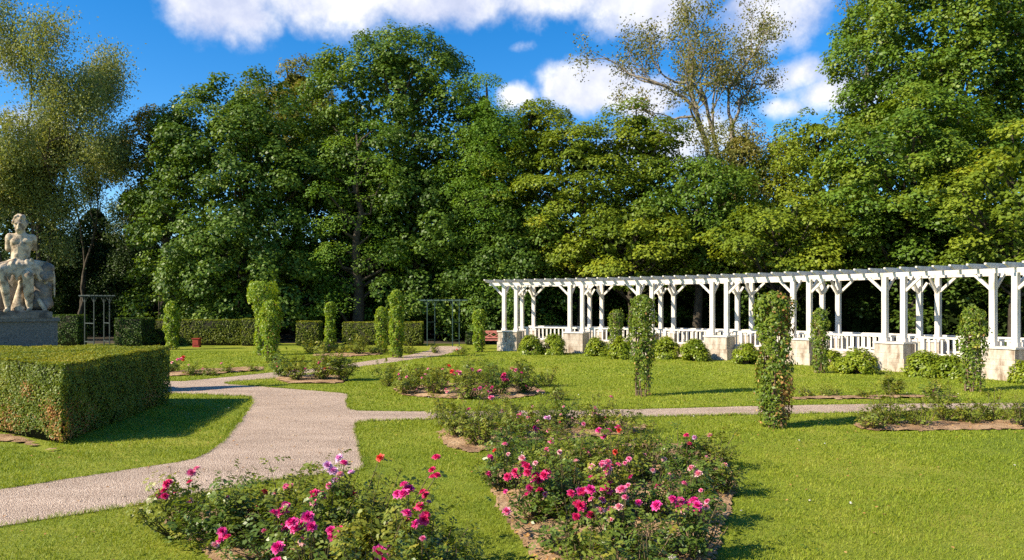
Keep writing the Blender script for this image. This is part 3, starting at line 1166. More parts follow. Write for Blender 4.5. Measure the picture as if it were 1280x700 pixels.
# ---- the wood, from left to right
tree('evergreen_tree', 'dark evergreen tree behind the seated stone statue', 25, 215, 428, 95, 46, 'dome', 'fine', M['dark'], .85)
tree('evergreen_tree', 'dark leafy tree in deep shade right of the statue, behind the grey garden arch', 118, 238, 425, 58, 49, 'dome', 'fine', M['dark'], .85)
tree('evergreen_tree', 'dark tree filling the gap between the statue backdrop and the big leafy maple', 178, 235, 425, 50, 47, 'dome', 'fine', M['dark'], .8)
tree('broadleaf_tree', 'small yellow green tree peeking out left of the big dark maple', 205, 128, 300, 46, 45, 'round', 'loose', M['olive'], 1.1)
tree('broadleaf_tree', 'olive topped tree behind the crown of the big left maple', 372, 70, 260, 60, 49, 'round', 'loose', M['olive'], 1.0)
tree('maple_tree', 'large dark green maple with leaves down to the far hedge', 305, 82, 404, 122, 41.5, 'dome', 'maple', M['maple'], 1.15)
tree('maple_tree', 'tallest rounded maple crown in the middle left under the long cloud', 495, 38, 300, 103, 44, 'round', 'maple', M['maple'], 1.3, lump=.1)
tree('maple_tree', 'broad dark lower maple beneath the tallest crown, behind the green garden arch', 520, 175, 415, 84, 42, 'dome', 'maple', M['maple'], 1.0)
tree('maple_tree', 'dark maple in the shaded hollow between the two big maples', 425, 150, 415, 52, 45, 'dome', 'maple', M['maple'], .9)
tree('locust_tree', 'feathery bright green locust in front of the tallest maple', 448, 112, 392, 56, 40, 'dome', 'locust', M['locust'], .75, core=False, lump=.35, shell=.4)
tree('locust_tree', 'slim feathery locust standing just left of the hollow tree line gap', 605, 86, 372, 46, 41, 'dome', 'locust', M['locust'], 1.5, core=True, lump=.22, shell=.6)
tree('maple_tree', 'dark maple behind the slim feathery locust', 608, 130, 415, 55, 47, 'dome', 'maple', M['maple'], 1.0)
tree('maple_tree', 'shadowed tree behind the left end of the white pergola', 650, 235, 415, 72, 41, 'dome', 'maple', M['maple'], 1.0)
tree('linden_tree', 'yellowish linden with a pointed top beside the small white cloud', 665, 112, 330, 56, 42, 'top', 'linden', M['linden'], 1.05)
tree('linden_tree', 'linden with layered branches below the bright white cloud', 728, 150, 345, 62, 40, 'round', 'linden', M['linden'], 1.15)
tree('linden_tree', 'tall linden left of the thin half bare tree', 800, 116, 345, 62, 41, 'top', 'linden', M['linden'], 1.05)
tree('broadleaf_tree', 'green tree directly below the forked trunks of the half bare tree', 872, 190, 350, 62, 38, 'round', 'loose', M['maple_b'], 1.2)
tree('broadleaf_tree', 'grey green fine leaved tree right of the half bare tree', 925, 145, 345, 50, 41, 'round', 'fine', M['sparse'], 1.1)
tree('broadleaf_tree', 'yellow green round tree left of the giant right hand maple', 1018, 128, 345, 68, 40, 'round', 'loose', M['linden'], 1.2)
tree('maple_tree', 'giant bright maple crown filling the top right corner', 1185, -75, 235, 128, 39, 'round', 'maple', M['maple_b'], 1.3, lump=.1)
tree('maple_tree', 'wide low maple in front of the giant maple, above the right half of the pergola', 1140, 105, 350, 98, 33, 'round', 'linden', M['maple_b'], 1.4)
tree('linden_tree', 'yellow tinged linden above the pergola at the right edge of the picture', 1268, 150, 360, 80, 28, 'round', 'linden', M['linden'], 1.3)
tree('linden_tree', 'low linden spreading over the middle of the pergola roof', 975, 240, 360, 70, 34, 'round', 'linden', M['linden'], 1.2)
tree('linden_tree', 'low linden behind the second bay of the pergola', 790, 250, 360, 75, 38, 'round', 'linden', M['linden'], 1.15)

# the shaded understorey behind the pergola and the hedges: nobody could count it
VV, TT = [], []
line = [(-34, 50), (-14, 49), (-4, 47), (4, 45), (10, 40), (15, 35), (20, 30), (26, 24), (32, 18)]
for i in range(len(line) - 1):
    a, b = np.array(line[i], float), np.array(line[i + 1], float)
    L = np.linalg.norm(b - a)
    for j in range(int(L * 4.5)):
        c = a + (b - a) * rnd.random()
        hgt = rnd.uniform(.3, 6.5)
        c3 = np.array([c[0] + rnd.uniform(-1.3, 1.3), c[1] + rnd.uniform(-1.3, 1.3), hgt])
        k = 170
        d = rdir(k)
        P = c3 + d * np.array([1.1, 1.1, .6]) * (.5 + .5 * rng.random(k))[:, None]
        P[:, 2] = np.abs(P[:, 2])
        sz = .19 * rng.uniform(.7, 1.3, k)
        VV.append(leaf_quads(P, unit(d * .5 + np.array([0, 0, .9]) + rdir(k) * .6), sz, sz * .75))
        TT.append(rng.random(k))
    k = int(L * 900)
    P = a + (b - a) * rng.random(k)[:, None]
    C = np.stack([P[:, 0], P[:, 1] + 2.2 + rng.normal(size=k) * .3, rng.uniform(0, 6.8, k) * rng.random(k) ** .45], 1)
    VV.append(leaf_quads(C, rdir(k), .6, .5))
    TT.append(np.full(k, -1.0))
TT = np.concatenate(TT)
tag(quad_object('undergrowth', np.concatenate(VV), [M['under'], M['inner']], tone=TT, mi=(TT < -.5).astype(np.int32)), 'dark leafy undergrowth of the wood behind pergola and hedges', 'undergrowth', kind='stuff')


def open_tree(name, label, px, Y, ytop, leans, m, nleaf, leafL, spread, bark, drop=0.0, depth=4, lenf=.74, group='trees along the edge of the wood', cat='tree', baseH=.3, ktip=1.0, base_r=None, wobble=.10, tipspread=.35, narrow=1.0, seed=1):
    """tree whose branching shows: limbs first, tufts of leaves at the tips"""
    global rng, rnd
    keep_r = (rng, rnd)
    rng, rnd = np.random.default_rng(seed), random.Random(seed)
    x = PX(px, Y)
    H = PZ(ytop, Y)
    root = empty(name, (x, Y, 0), label, cat, group)
    mb = MB()
    tips = []
    r0 = base_r or .016 * H
    for (lx, ly, f0, ll) in leans:   # lean at top, start offset, share of height
        p0 = np.array([f0, 0, 0.])
        h1 = H * baseH
        q = [p0 + np.array([lx * h1 * s_ * .5, ly * h1 * s_ * .5, h1 * s_]) + rng.normal(size=3) * .08 * s_ for s_ in np.linspace(0, 1, 6)]
        mb.tube(q, np.linspace(r0, r0 * .72, 6), 8)
        d = unit(np.array([lx, ly, 1.]))
        branch_tubes(mb, q[-1], d, H * .25 * ll, r0 * .7, depth, spread, .12, tips, 6, (2, 3), wobble, lenf)
    # scale heights so the top is where the photograph has it
    V = np.concatenate(mb.V)
    zmax = np.percentile([q[2] for q, _, _ in tips], 96)
    k = H / zmax
    mb.V = [v * np.array([narrow, narrow, k]) for v in mb.V]
    tr = mb.build('trunk', M[bark], root, smooth=True)
    Vs = []
    for (q, d, dp) in tips:
        if rnd.random() > ktip:
            continue
        n = int(nleaf * rnd.uniform(.3, 1.5))
        off = rng.normal(size=(n, 3)) * tipspread * np.array([1, 1, .7])
        if drop:
            # hanging strings
            off = rng.normal(size=(n, 3)) * np.array([tipspread * .7, tipspread * .7, .08])
            off[:, :2] = np.round(off[:, :2] / .16) * .16 + rng.normal(size=(n, 2)) * .03
            off[:, 2] -= rng.random(n) * drop
        P = q * np.array([narrow, narrow, k]) + off
        N = unit(rdir(n) + np.array([0, -.2, .35]))
        sz = leafL * rng.uniform(.6, 1.3, n)
        A = rdir(n) + np.array([0, 0, -1.2 if drop else 0])
        Vs.append(leaf_quads(P, N, sz, sz * .6, A=A))
    NLEAF[0] += sum(len(v) for v in Vs) // 4
    quad_object('crown', np.concatenate(Vs), m, root)
    rng, rnd = keep_r
    return root


open_tree('birch_tree', 'tall weeping birch with thin drooping twigs at the left edge', 42, 41, -14, [(.10, 0, 0, 1), (-.12, .05, -.3, 1), (.30, -.05, .4, .85)], M['birch'], 190, .125, .50, 'bark_d', drop=2.1, depth=4, baseH=.26, tipspread=.72, base_r=.16, narrow=.9, seed=8)
open_tree('birch_tree', 'smaller dark weeping birch leaning right below the tall birch', 98, 43, 152, [(.22, 0, 0, 1), (.0, .1, .2, .9)], M['birch'], 110, .125, .5, 'bark_d', drop=1.3, depth=4, baseH=.26, tipspread=.42, base_r=.13, narrow=.8, seed=3)
open_tree('birch_tree', 'pale weeping birch rising behind the statue head', 5, 40, 175, [(-.1, 0, 0, 1), (.25, .1, .2, .9)], M['birch'], 120, .125, .5, 'bark_d', drop=1.5, depth=4, baseH=.28, tipspread=.5, base_r=.14, seed=4)
open_tree('half_bare_tree', 'tall half bare tree with forked grey trunks against the clouds', 912, 46, -8, [(-.18, 0, -.15, 1.0), (.06, 0, .1, 1.0), (-.06, .1, 0, 1)], M['sparse'], 21, .16, .46, 'bark', depth=5, baseH=.42, ktip=.6, base_r=.42, wobble=.15, lenf=.76, narrow=.74, seed=5)
open_tree('half_bare_tree', 'thin sparsely leaved tree top between the clouds and the giant maple', 1092, 48, -60, [(.05, 0, 0, 1), (-.06, .1, .3, 1)], M['sparse'], 26, .18, .5, 'bark', depth=4, baseH=.5, ktip=.8, base_r=.28, narrow=.75)
print('LEAVES', NLEAF[0])

# ------------------------------------------------------------------ hedges
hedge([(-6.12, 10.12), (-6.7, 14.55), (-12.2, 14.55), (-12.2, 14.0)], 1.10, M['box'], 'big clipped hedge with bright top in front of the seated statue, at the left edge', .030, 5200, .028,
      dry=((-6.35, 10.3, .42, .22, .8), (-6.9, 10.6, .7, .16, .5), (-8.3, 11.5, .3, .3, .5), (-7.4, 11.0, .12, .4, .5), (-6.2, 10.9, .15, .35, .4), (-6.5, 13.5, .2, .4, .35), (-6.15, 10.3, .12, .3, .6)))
FH = 'clipped hedges along the edge of the wood'


def far_hedge(x0, x1, y0, y1, Y, m, label, d=.8, Y1=None):
    h = PZ(y0, Y)
    Y1 = Y if Y1 is None else Y1
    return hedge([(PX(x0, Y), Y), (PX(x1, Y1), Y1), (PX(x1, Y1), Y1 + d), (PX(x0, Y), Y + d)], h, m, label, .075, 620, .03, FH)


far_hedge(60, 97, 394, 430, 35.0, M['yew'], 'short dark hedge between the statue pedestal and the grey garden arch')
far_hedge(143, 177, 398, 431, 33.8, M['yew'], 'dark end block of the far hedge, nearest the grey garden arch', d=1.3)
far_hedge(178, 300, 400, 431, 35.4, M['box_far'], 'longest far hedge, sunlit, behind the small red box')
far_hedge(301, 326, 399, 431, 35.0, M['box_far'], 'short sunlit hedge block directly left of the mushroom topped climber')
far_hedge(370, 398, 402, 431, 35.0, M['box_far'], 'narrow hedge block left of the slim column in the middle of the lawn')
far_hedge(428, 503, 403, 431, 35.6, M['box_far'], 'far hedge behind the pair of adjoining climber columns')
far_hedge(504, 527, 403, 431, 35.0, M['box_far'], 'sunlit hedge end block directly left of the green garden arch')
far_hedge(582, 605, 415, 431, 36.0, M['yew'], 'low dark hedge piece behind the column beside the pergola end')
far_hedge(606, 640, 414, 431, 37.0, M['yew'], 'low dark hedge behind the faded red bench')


# ------------------------------------------------------------------ climbers on wire columns
def pillar(px, ytop, ybase, w_top, w_bot, m, label, dense=1.0, dry=0.0, leaf=.075, cap=None, bare=0.0):
    x, Y, _ = G(px, ybase)
    H = PZ(ytop, Y)
    k = Y / FPX
    rt, rb = w_top / 2 * k * .83, w_bot / 2 * k * .76
    root = empty('climber_column', (x, Y, 0), label, 'climbing plant', 'climbers grown up wire columns on the lawn')
    # wire cage
    mb = MB()
    rc = rb * .72
    for i in range(6):
        a = i * math.pi / 3
        mb.tube([(rc * math.cos(a), rc * math.sin(a), -.05), (rc * math.cos(a), rc * math.sin(a), H * .93)], [.006, .006], 4)
    for z in np.linspace(.12, H * .93, 6):
        mb.tube([(rc * math.cos(a), rc * math.sin(a), z) for a in np.linspace(0, 2 * math.pi, 15)], [.005] * 15, 4)
    mb.build('wire_frame', M['wire'], root)
    mb = MB()
    for i in range(9):
        a = rnd.uniform(0, 6.28)
        tw = rnd.uniform(-2.5, 2.5)
        pts = []
        for z in np.linspace(-.03, H * rnd.uniform(.6, .95), 12):
            aa = a + tw * z / H
            q = rc * rnd.uniform(.8, 1.08)
            pts.append((q * math.cos(aa), q * math.sin(aa), z))
        mb.tube(pts, np.linspace(.016, .006, 12), 5, cap=False)
    mb.build('stem', M['twig'], root, smooth=True)
    # foliage: sprays round the cage
    ph = rnd.uniform(0, 6)
    n = int(6000 * dense * (H / 2.0) * (rt / .3) * (.075 / leaf) ** 2)
    t = rng.random(n) ** .85
    th = rng.uniform(0, 2 * math.pi, n)
    R_ = rb + (rt - rb) * np.clip(t * 1.5 - .2, 0, 1)
    R_ = R_ * np.power(np.clip(1 - np.clip((t - .86) / .14, 0, 1) ** 2, .03, 1), .5)
    R_ = R_ * (1 + .17 * np.sin(th * 2 + t * 9 + ph) + .13 * np.sin(th * 5 + t * 23 + ph * 2) + .08 * np.sin(t * 31 + ph * 3))
    if cap is not None:        # a mushroom head above a narrow stem
        cz, cr = cap
        zz = t * H
        R_ = np.where(zz > cz, cr * k * (1 + .08 * np.sin(th * 3 + ph)) * np.power(np.clip(1 - ((zz - cz) / (H - cz) * 1.0 - .35) ** 2 * 1.1, .05, 1), .5), R_)
    rr = R_ * (1 - .5 * rng.random(n) ** 2)
    keep = rng.random(n) > bare * np.clip(.45 - t, 0, 1) * 2.2
    gap = np.sin(th * 3 + t * 14 + ph) + np.sin(th * 4 - t * 19 + 2 * ph)
    keep &= (gap > -.8) | (rng.random(n) < .18)
    t, th, rr = t[keep], th[keep], rr[keep]
    n = len(t)
    C = np.stack([np.cos(th) * rr, np.sin(th) * rr, .04 + t * (H - .04)], 1) + rng.normal(size=(n, 3)) * .018
    N = unit(np.stack([np.cos(th), np.sin(th), np.full(n, .45)], 1) + rdir(n) * .8)
    sz = leaf * rng.uniform(.55, 1.25, n)
    A = rdir(n) + np.array([0, 0, -.7])
    dryness = (np.sin(th * 1.0 + 1.0 + ph * 0) * .5 + .5) * dry
    isdry = rng.random(n) < dryness * np.clip(1.25 - t * 1.05, 0, 1) * (.5 + .5 * (np.sin(t * 11 + th) > -.2))
    V = leaf_quads(C, N, sz, sz * .58, A=A)
    q = np.repeat(isdry, 4)
    quad_object('foliage', V[~q], m, root)
    if isdry.any():
        quad_object('dry_foliage', V[q], M['dry'], root)
    # loose shoots sticking out at the top
    mb = MB()
    Cs, Ns = [], []
    for i in range(7):
        a = rnd.uniform(0, 6.28)
        p0 = np.array([math.cos(a) * rt * .6, math.sin(a) * rt * .6, H * rnd.uniform(.75, .97)])
        d = unit(np.array([math.cos(a) * .7, math.sin(a) * .7, .8]))
        L = rnd.uniform(.10, .22)
        mb.tube([p0, p0 + d * L * .6, p0 + d * L + np.array([0, 0, -.02])], [.004, .003, .002], 4)
        for j in range(7):
            Cs.append(p0 + d * L * (j / 6) + rng.normal(size=3) * .02)
    mb.build('shoot', M['stem'], root)
    Cs = np.array(Cs)
    quad_object('shoot_leaves', leaf_quads(Cs, unit(rdir(len(Cs)) + np.array([0, 0, .5])), leaf * .8, leaf * .45), m, root)
    return root


pillar(968, 366, 534, 52, 46, M['climber_d'], 'biggest and nearest climber column, with brown dry leaves down one side', 1.0, 1.25, .062)
pillar(803, 370, 495, 41, 29, M['climber_d'], 'climber column with bare twigs at its base, standing alone in the middle lawn', .8, .30, .066, bare=1.0)
pillar(1216, 384, 489, 36, 32, M['climber_d'], 'loose dark green climber column at the right, in front of the last plinths', .7, .1, .07, bare=.5)
pillar(1025, 386, 466, 22, 24, M['climber_d'], 'thin climber column right of the biggest one, by the round shrubs', .9, .05, .075)
pillar(770, 388, 448, 19, 27, M['climber_d'], 'small climber column just behind and left of the lone one in the middle lawn', .9, .0, .08)
pillar(599, 387, 440, 17, 16, M['climber'], 'short climber column between the green garden arch and the pergola', 1.2, .0, .085)
pillar(496, 363, 447, 22, 19, M['climber'], 'tall pointed yellow green climber column left of the green garden arch', 1.2, .05, .08)
pillar(477, 384, 441, 17, 17, M['climber'], 'shorter climber column tucked behind the left side of the tall pointed one', 1.1, .05, .08)
pillar(413, 378, 439, 15, 15, M['climber'], 'slim climber column standing behind the small rose bed', 1.2, .05, .08)
pillar(339, 376, 453, 28, 23, M['climber'], 'rounded climber column standing in front of the mushroom topped one', 1.1, .12, .078, bare=.4)
pillar(328, 352, 444, 22, 22, M['climber'], 'mushroom topped climber with a wide flat head', 1.2, .0, .085, cap=(1.98, 19.5))
pillar(215, 377, 437, 20, 19, M['climber'], 'egg shaped climber column just beyond the corner of the big hedge', 1.2, .0, .085)


# ------------------------------------------------------------------ round shrubs at the foot of the pergola
def shrub(px, ytop, ybase, hw, label):
    x, Y, _ = G(px, ybase)
    H = PZ(ytop, Y)
    Rr = hw * Y / FPX
    root = empty('round_shrub', (x, Y, 0), label, 'shrub', 'round shrubs along the foot of the pergola')
    n = int(5200 * Rr * Rr / .25)
    ncl = 42
    u = rdir(ncl)
    u[:, 2] = np.abs(u[:, 2]) * 1.1 - .12
    cc = u * np.array([Rr * .78, Rr * .78, H * .74]) + np.array([0, 0, H * .12])
    i = rng.integers(0, ncl, n)
    d = rdir(n)
    P = cc[i] + d * np.array([.19, .19, .15]) * (Rr / .5) * (.6 + .5 * rng.random(n))[:, None]
    P[:, 2] = np.clip(P[:, 2], .02, None)
    N = unit(unit(P) * .7 + d * .5 + np.array([0, 0, .5]) + rdir(n) * .6)
    sz = rng.uniform(.6, 1.2, n) * .085
    quad_object('foliage', leaf_quads(P, N, sz, sz * .6), M['laurel'], root, tone=np.clip(rng.random(ncl)[i] * .5 + rng.random(n) * .5, 0, 1))
    mb = MB()
    for j in range(14):
        c = cc[j]
        mb.tube([(0, 0, -.03), c * np.array([.35, .35, .5]), c], [.018, .012, .006], 4, cap=False)
    mb.build('stem', M['twig'], root)


SH = [(664, 418, 443, 15, 'round shrub right beside the leftmost plinth'), (692, 417, 443, 16, 'second round shrub from the left end, half merged with its neighbour'),
      (747, 420, 445, 15, 'single round shrub right of the second plinth'), (776, 419, 449, 14, 'round shrub partly hidden by the small climber column behind the lone one'),
      (831, 420, 448, 19, 'round shrub just right of the lone climber column'), (868, 424, 451, 18, 'darker round shrub left of the fourth plinth'),
      (933, 429, 455, 17, 'round shrub left of the biggest climber column'), (1040, 435, 462, 13, 'small shrub squeezed between the thin climber column and the full round one'),
      (1072, 436, 467, 23, 'full round shrub left of the sixth plinth'), (1156, 439, 471, 24, 'wide shrub right of the sixth plinth'),
      (1188, 443, 473, 20, 'shrub directly left of the loose climber column at the right'), (1278, 447, 479, 14, 'shrub cut by the right edge of the picture')]
for a in SH:
    shrub(*a)

# ------------------------------------------------------------------ seated statue on its pedestal
YS = 15.4
SX0 = PX(18, YS)
ped_z = PZ(398, YS)
RZ = R(33)
pd = empty('pedestal', (PX(2, YS) , YS + .15, 0), 'rectangular grey granite pedestal rising behind the big hedge', 'pedestal', rz=RZ)
b = MB()
hw = .90
b.box((0, 0, (ped_z - .07) / 2), (hw * 2, .95, ped_z - .07))
b.build('block', M['granite'], pd)
b = MB()
b.box((0, 0, ped_z - .033), (hw * 2 + .08, 1.03, .066))
b.build('cap', M['granite'], pd)
st = empty('statue', (SX0, YS + .2, ped_z), 'weathered pale stone statue of a seated bare chested man without forearms, on a grey pedestal', 'statue', rz=RZ)
st.scale = (.84, .84, 1.0)
K = YS / FPX


def SP(x, y, d=0.0):
    return Vector(((x - 18) * K, d, (398 - y) * K))


def capsule(mb, a, b_, r0, r1, n=8):
    a, b_ = np.array(a), np.array(b_)
    pts = [a + (b_ - a) * i / n for i in range(n + 1)]
    mb.tube(pts, [r0 + (r1 - r0) * i / n for i in range(n + 1)], 12)
    mb.ell(a, (r0,) * 3, 12, 8)
    mb.ell(b_, (r1,) * 3, 12, 8)


def remeshed(o, vox, it=4):
    md = o.modifiers.new('remesh', 'REMESH')
    md.mode = 'VOXEL'
    md.voxel_size = vox
    md.use_smooth_shade = True
    sm = o.modifiers.new('smooth', 'SMOOTH')
    sm.iterations = it
    sm.factor = .5


b = MB()
b.ell(SP(17, 279, -.03), (.125, .145, .175), 18, 14)                       # skull
b.ell(SP(16, 284, -.09), (.095, .10, .13), 14, 10)                        # jaw and chin
b.ell(SP(15.0, 281.8, -.19), (.024, .045, .05))                             # nose
b.ell(SP(15.2, 286, -.18), (.05, .03, .017))                            # lips
b.ell(SP(12.2, 278.6, -.155), (.05, .035, .02))
b.ell(SP(18.0, 278.6, -.155), (.05, .035, .02))
b.ell(SP(24.4, 281, -.02), (.028, .04, .05))                              # ear
for i in range(64):                                                        # curls
    a = rnd.uniform(0, 6.28)
    e = rnd.uniform(-.25, 1.5)
    c = SP(17.3, 277.0, -.01) + Vector((math.cos(a) * math.cos(e) * .145, math.sin(a) * math.cos(e) * .16, math.sin(e) * .155))
    if c.y < -.07 and c.z < SP(0, 275).z:
        continue
    b.ell(c, (rnd.uniform(.026, .042),) * 3, 8, 6)
capsule(b, SP(18, 291, .01), SP(18, 284, -.02), .105, .09)
b.ell(SP(18.5, 303, 0), (.265, .165, .24), 20, 14)                         # rib cage
b.ell(SP(12.2, 302, -.10), (.125, .085, .095), 14, 10)                    # chest muscles
b.ell(SP(25.2, 301.6, -.10), (.125, .085, .095), 14, 10)
capsule(b, SP(6, 296.5, .0), SP(30.5, 296.5, .01), .095, .095)            # shoulders girdle
b.ell(SP(4.3, 298, .0), (.105, .11, .12))
b.ell(SP(32.6, 298, .03), (.105, .11, .12))
capsule(b, SP(3.6, 299, .0), SP(2.6, 310, .02), .088, .075)               # stump of the arm
capsule(b, SP(33.4, 299, .04), SP(34.6, 308, .10), .085, .07)
capsule(b, SP(18.3, 308, 0), SP(17.5, 324, 0), .215, .20)
b.ell(SP(13.8, 312, -.13), (.085, .06, .06))                              # belly muscles
b.ell(SP(21.8, 312, -.13), (.085, .06, .06))
b.ell(SP(14.0, 319, -.14), (.085, .06, .06))
b.ell(SP(21.6, 319, -.14), (.085, .06, .06))
b.ell(SP(18, 329, .02), (.27, .21, .16), 16, 12)
capsule(b, SP(11, 331, -.05), SP(-7, 340, -.42), .155, .125)               # thigh
capsule(b, SP(-7, 340, -.44), SP(-1, 362, -.40), .115, .10)
capsule(b, SP(-1, 362, -.40), SP(2.5, 385, -.33), .10, .062)
capsule(b, SP(2.5, 387, -.32), SP(-1, 388.4, -.50), .055, .035)
capsule(b, SP(23, 332, -.05), SP(27, 346, -.36), .16, .125)                # second leg
capsule(b, SP(27, 346, -.37), SP(28, 364, -.32), .12, .115)
capsule(b, SP(28, 364, -.32), SP(29, 385, -.26), .115, .07)
capsule(b, SP(29, 387, -.26), SP(27, 388.4, -.44), .055, .038)
fig = b.build('figure', M['statue'], st)
remeshed(fig, .013, 1)
b = MB()                                                                   # cloth over the lap, in folds
for i in range(17):
    f = i / 16
    x0 = 5 + 30 * f
    a = SP(x0, 326 + 2 * math.sin(i * 1.7), -.16 + .05 * math.sin(i * 2.1))
    m_ = SP(x0 + (f - .35) * 8, 334 + 3 * math.sin(i * 2.3), -.36 + .22 * f * f)
    c = SP(x0 + (f - .3) * 16 + 1, 345 + 4.5 * math.sin(i * 1.9), -.40 + .3 * f * f)
    capsule(b, a, m_, .045, .055, 4)
    capsule(b, m_, c, .055, .03, 4)
for i in range(7):
    a = SP(30, 327 + i * 2.2, -.02 - .02 * i)
    c = SP(48 + rnd.uniform(-2, 9), 328 + i * 4.0, .03 - .02 * i)
    capsule(b, a, c, .07, .045, 4)
for i in range(6):
    a = SP(8, 327 + i * 1.6, -.1)
    c = SP(-12 - i, 333 + i * 3, -.28)
    capsule(b, a, c, .06, .05, 4)
capsule(b, SP(57, 331, .03), SP(60, 346, .03), .05, .045, 4)
capsule(b, SP(60, 346, .03), SP(61.5, 371, .02), .045, .02, 4)
dr = b.build('drapery', M['statue'], st)
remeshed(dr, .02, 2)
b = MB()                                                                   # rock seat and support
for (x, y, d, rx, ry, rz) in ((40, 348, .12, .26, .28, .30), (47, 340, .10, .22, .24, .18), (52, 334, .06, .17, .2, .12), (44, 366, .10, .25, .28, .26), (50, 356, .1, .16, .2, .2), (36, 380, .08, .42, .32, .16), (14, 372, .22, .42, .22, .36), (18, 350, .22, .36, .25, .36), (-6, 366, .25, .35, .25, .42), (52, 378, .05, .13, .2, .16)):
    b.ell(SP(x, y, d), (rx, ry, rz), 12, 9)
for i in range(40):
    b.ell(SP(rnd.uniform(34, 56), rnd.uniform(330, 384), -.05 + rnd.uniform(-.1, .12)), (rnd.uniform(.04, .1),) * 3, 7, 5)
rk = b.build('rock_seat', M['statue_d'], st)
remeshed(rk, .024, 1)
b = MB()
capsule(b, SP(17.5, 356, -.12), SP(15.5, 386, -.16), .05, .17, 5)
capsule(b, SP(17.5, 353, -.12), SP(17.5, 356, -.12), .055, .05, 2)
capsule(b, SP(41.5, 376, -.25), SP(48.5, 387, -.32), .055, .05, 4)
sp = b.build('support', M['statue'], st)
remeshed(sp, .018, 2)
b = MB()
x0, x1 = SP(-34, 0).x, SP(58, 0).x
b.box(((x0 + x1) / 2, 0, .068), (x1 - x0, 1.0, .135))
b.box(((x0 + x1) / 2, 0, .150), (x1 - x0 - .16, .9, .03))
b.build('base_slab', M['statue_d'], st)


# ------------------------------------------------------------------ garden arches
def arch(posts, top, m, label, z_top, name='garden_arch'):
    """posts: [(front, back), (front, back)] ground points of the two ladder sides"""
    pts = [Vector(p) for s_ in posts for p in s_]
    c = sum(pts, Vector()) / 4
    root = empty(name, (c.x, c.y, 0), label, 'garden arch', 'metal garden arches')
    for a, b2 in posts:
        a, b2 = Vector(a) - c, Vector(b2) - c
        mb = MB()
        for p in (a, b2):
            mb.beam(p + Vector((0, 0, -.05)), p + Vector((0, 0, z_top)), .04, .04)
            for e in (-.12, .12):
                mb.beam(p + Vector((0, 0, z_top - .28)), p + Vector((e, 0, z_top - .02)), .02, .02)
        for z in (.30, 1.12):
            mb.beam(a + Vector((0, 0, z)), b2 + Vector((0, 0, z)), .04, .04)
        mb.build('side_frame', m, root)
    u = (Vector(posts[1][0]) - Vector(posts[0][0])).normalized()
    A = [Vector(posts[0][0]) - c - u * top, Vector(posts[1][0]) - c + u * top]
    Bk = [Vector(posts[0][1]) - c - u * top, Vector(posts[1][1]) - c + u * top]
    mb = MB()
    for q in (A, Bk):
        mb.beam(q[0] + Vector((0, 0, z_top + .03)), q[1] + Vector((0, 0, z_top + .03)), .05, .05)
    for i in range(7):
        f = i / 6
        p, q = A[0].lerp(A[1], f), Bk[0].lerp(Bk[1], f)
        e = (q - p).normalized() * .12
        mb.beam(p - e + Vector((0, 0, z_top + .07)), q + e + Vector((0, 0, z_top + .07)), .035, .03)
    mb.build('top_frame', m, root)
    return root


def gp(px, Y):
    return (PX(px, Y), Y, 0)


arch(((gp(534, 35.0), gp(543.5, 35.5)), (gp(565.6, 34.6), gp(574, 35.1))), .42, M['green_metal'], 'faded green metal garden arch in the middle, where the path meets the wood', 2.12)
arch(((gp(106, 33.2), gp(117.5, 32.6)), (gp(130, 33.8), gp(137, 33.2))), .2, M['grey_metal'], 'grey metal garden arch in deep shade between statue and dark hedge', 2.28)

# small red box on the far lawn
x, Y, _ = G(246, 434)
rb = empty('utility_box', (x, Y, 0), 'small red box with a sloping lid on the grass before the longest far hedge', 'box')
mb = MB()
mb.box((0, 0, .19), (.30, .24, .38))
mb.build('case', M['redbox'], rb)
mb = MB()
mb.box((0, 0, .40), (.36, .30, .035))
mb.box((0, -.125, .22), (.22, .02, .24))
mb.build('lid', M['redbox'], rb)

# faded red bench left of the pergola
x, Y, _ = G(617, 436.5)
bn = empty('garden_bench', (x, Y, 0), 'faded red garden bench against the low hedge, left of the pergola', 'bench')
mb = MB()
for i in range(4):
    mb.box((0, -.18 + i * .11, .40), (1.45, .09, .035))
mb.build('seat', M['redwood'], bn)
mb = MB()
mb.box((0, .26, .76), (1.45, .04, .09))
mb.box((0, .26, .50), (1.45, .04, .07))
for i in range(4):
    xa = -.70 + i * .35
    mb.beam((xa, .262, .53), (xa + .35, .262, .73), .03, .035)
    mb.beam((xa + .35, .258, .53), (xa, .258, .73), .03, .035)
mb.build('backrest', M['redwood'], bn)
for sx in (-1, 1):
    for sy in (-.2, .26):
        mb = MB()
        mb.box((sx * .64, sy, .19 if sy < 0 else .39), (.07, .06, .38 if sy < 0 else .78))
        mb.build('leg', M['redwood'], bn)

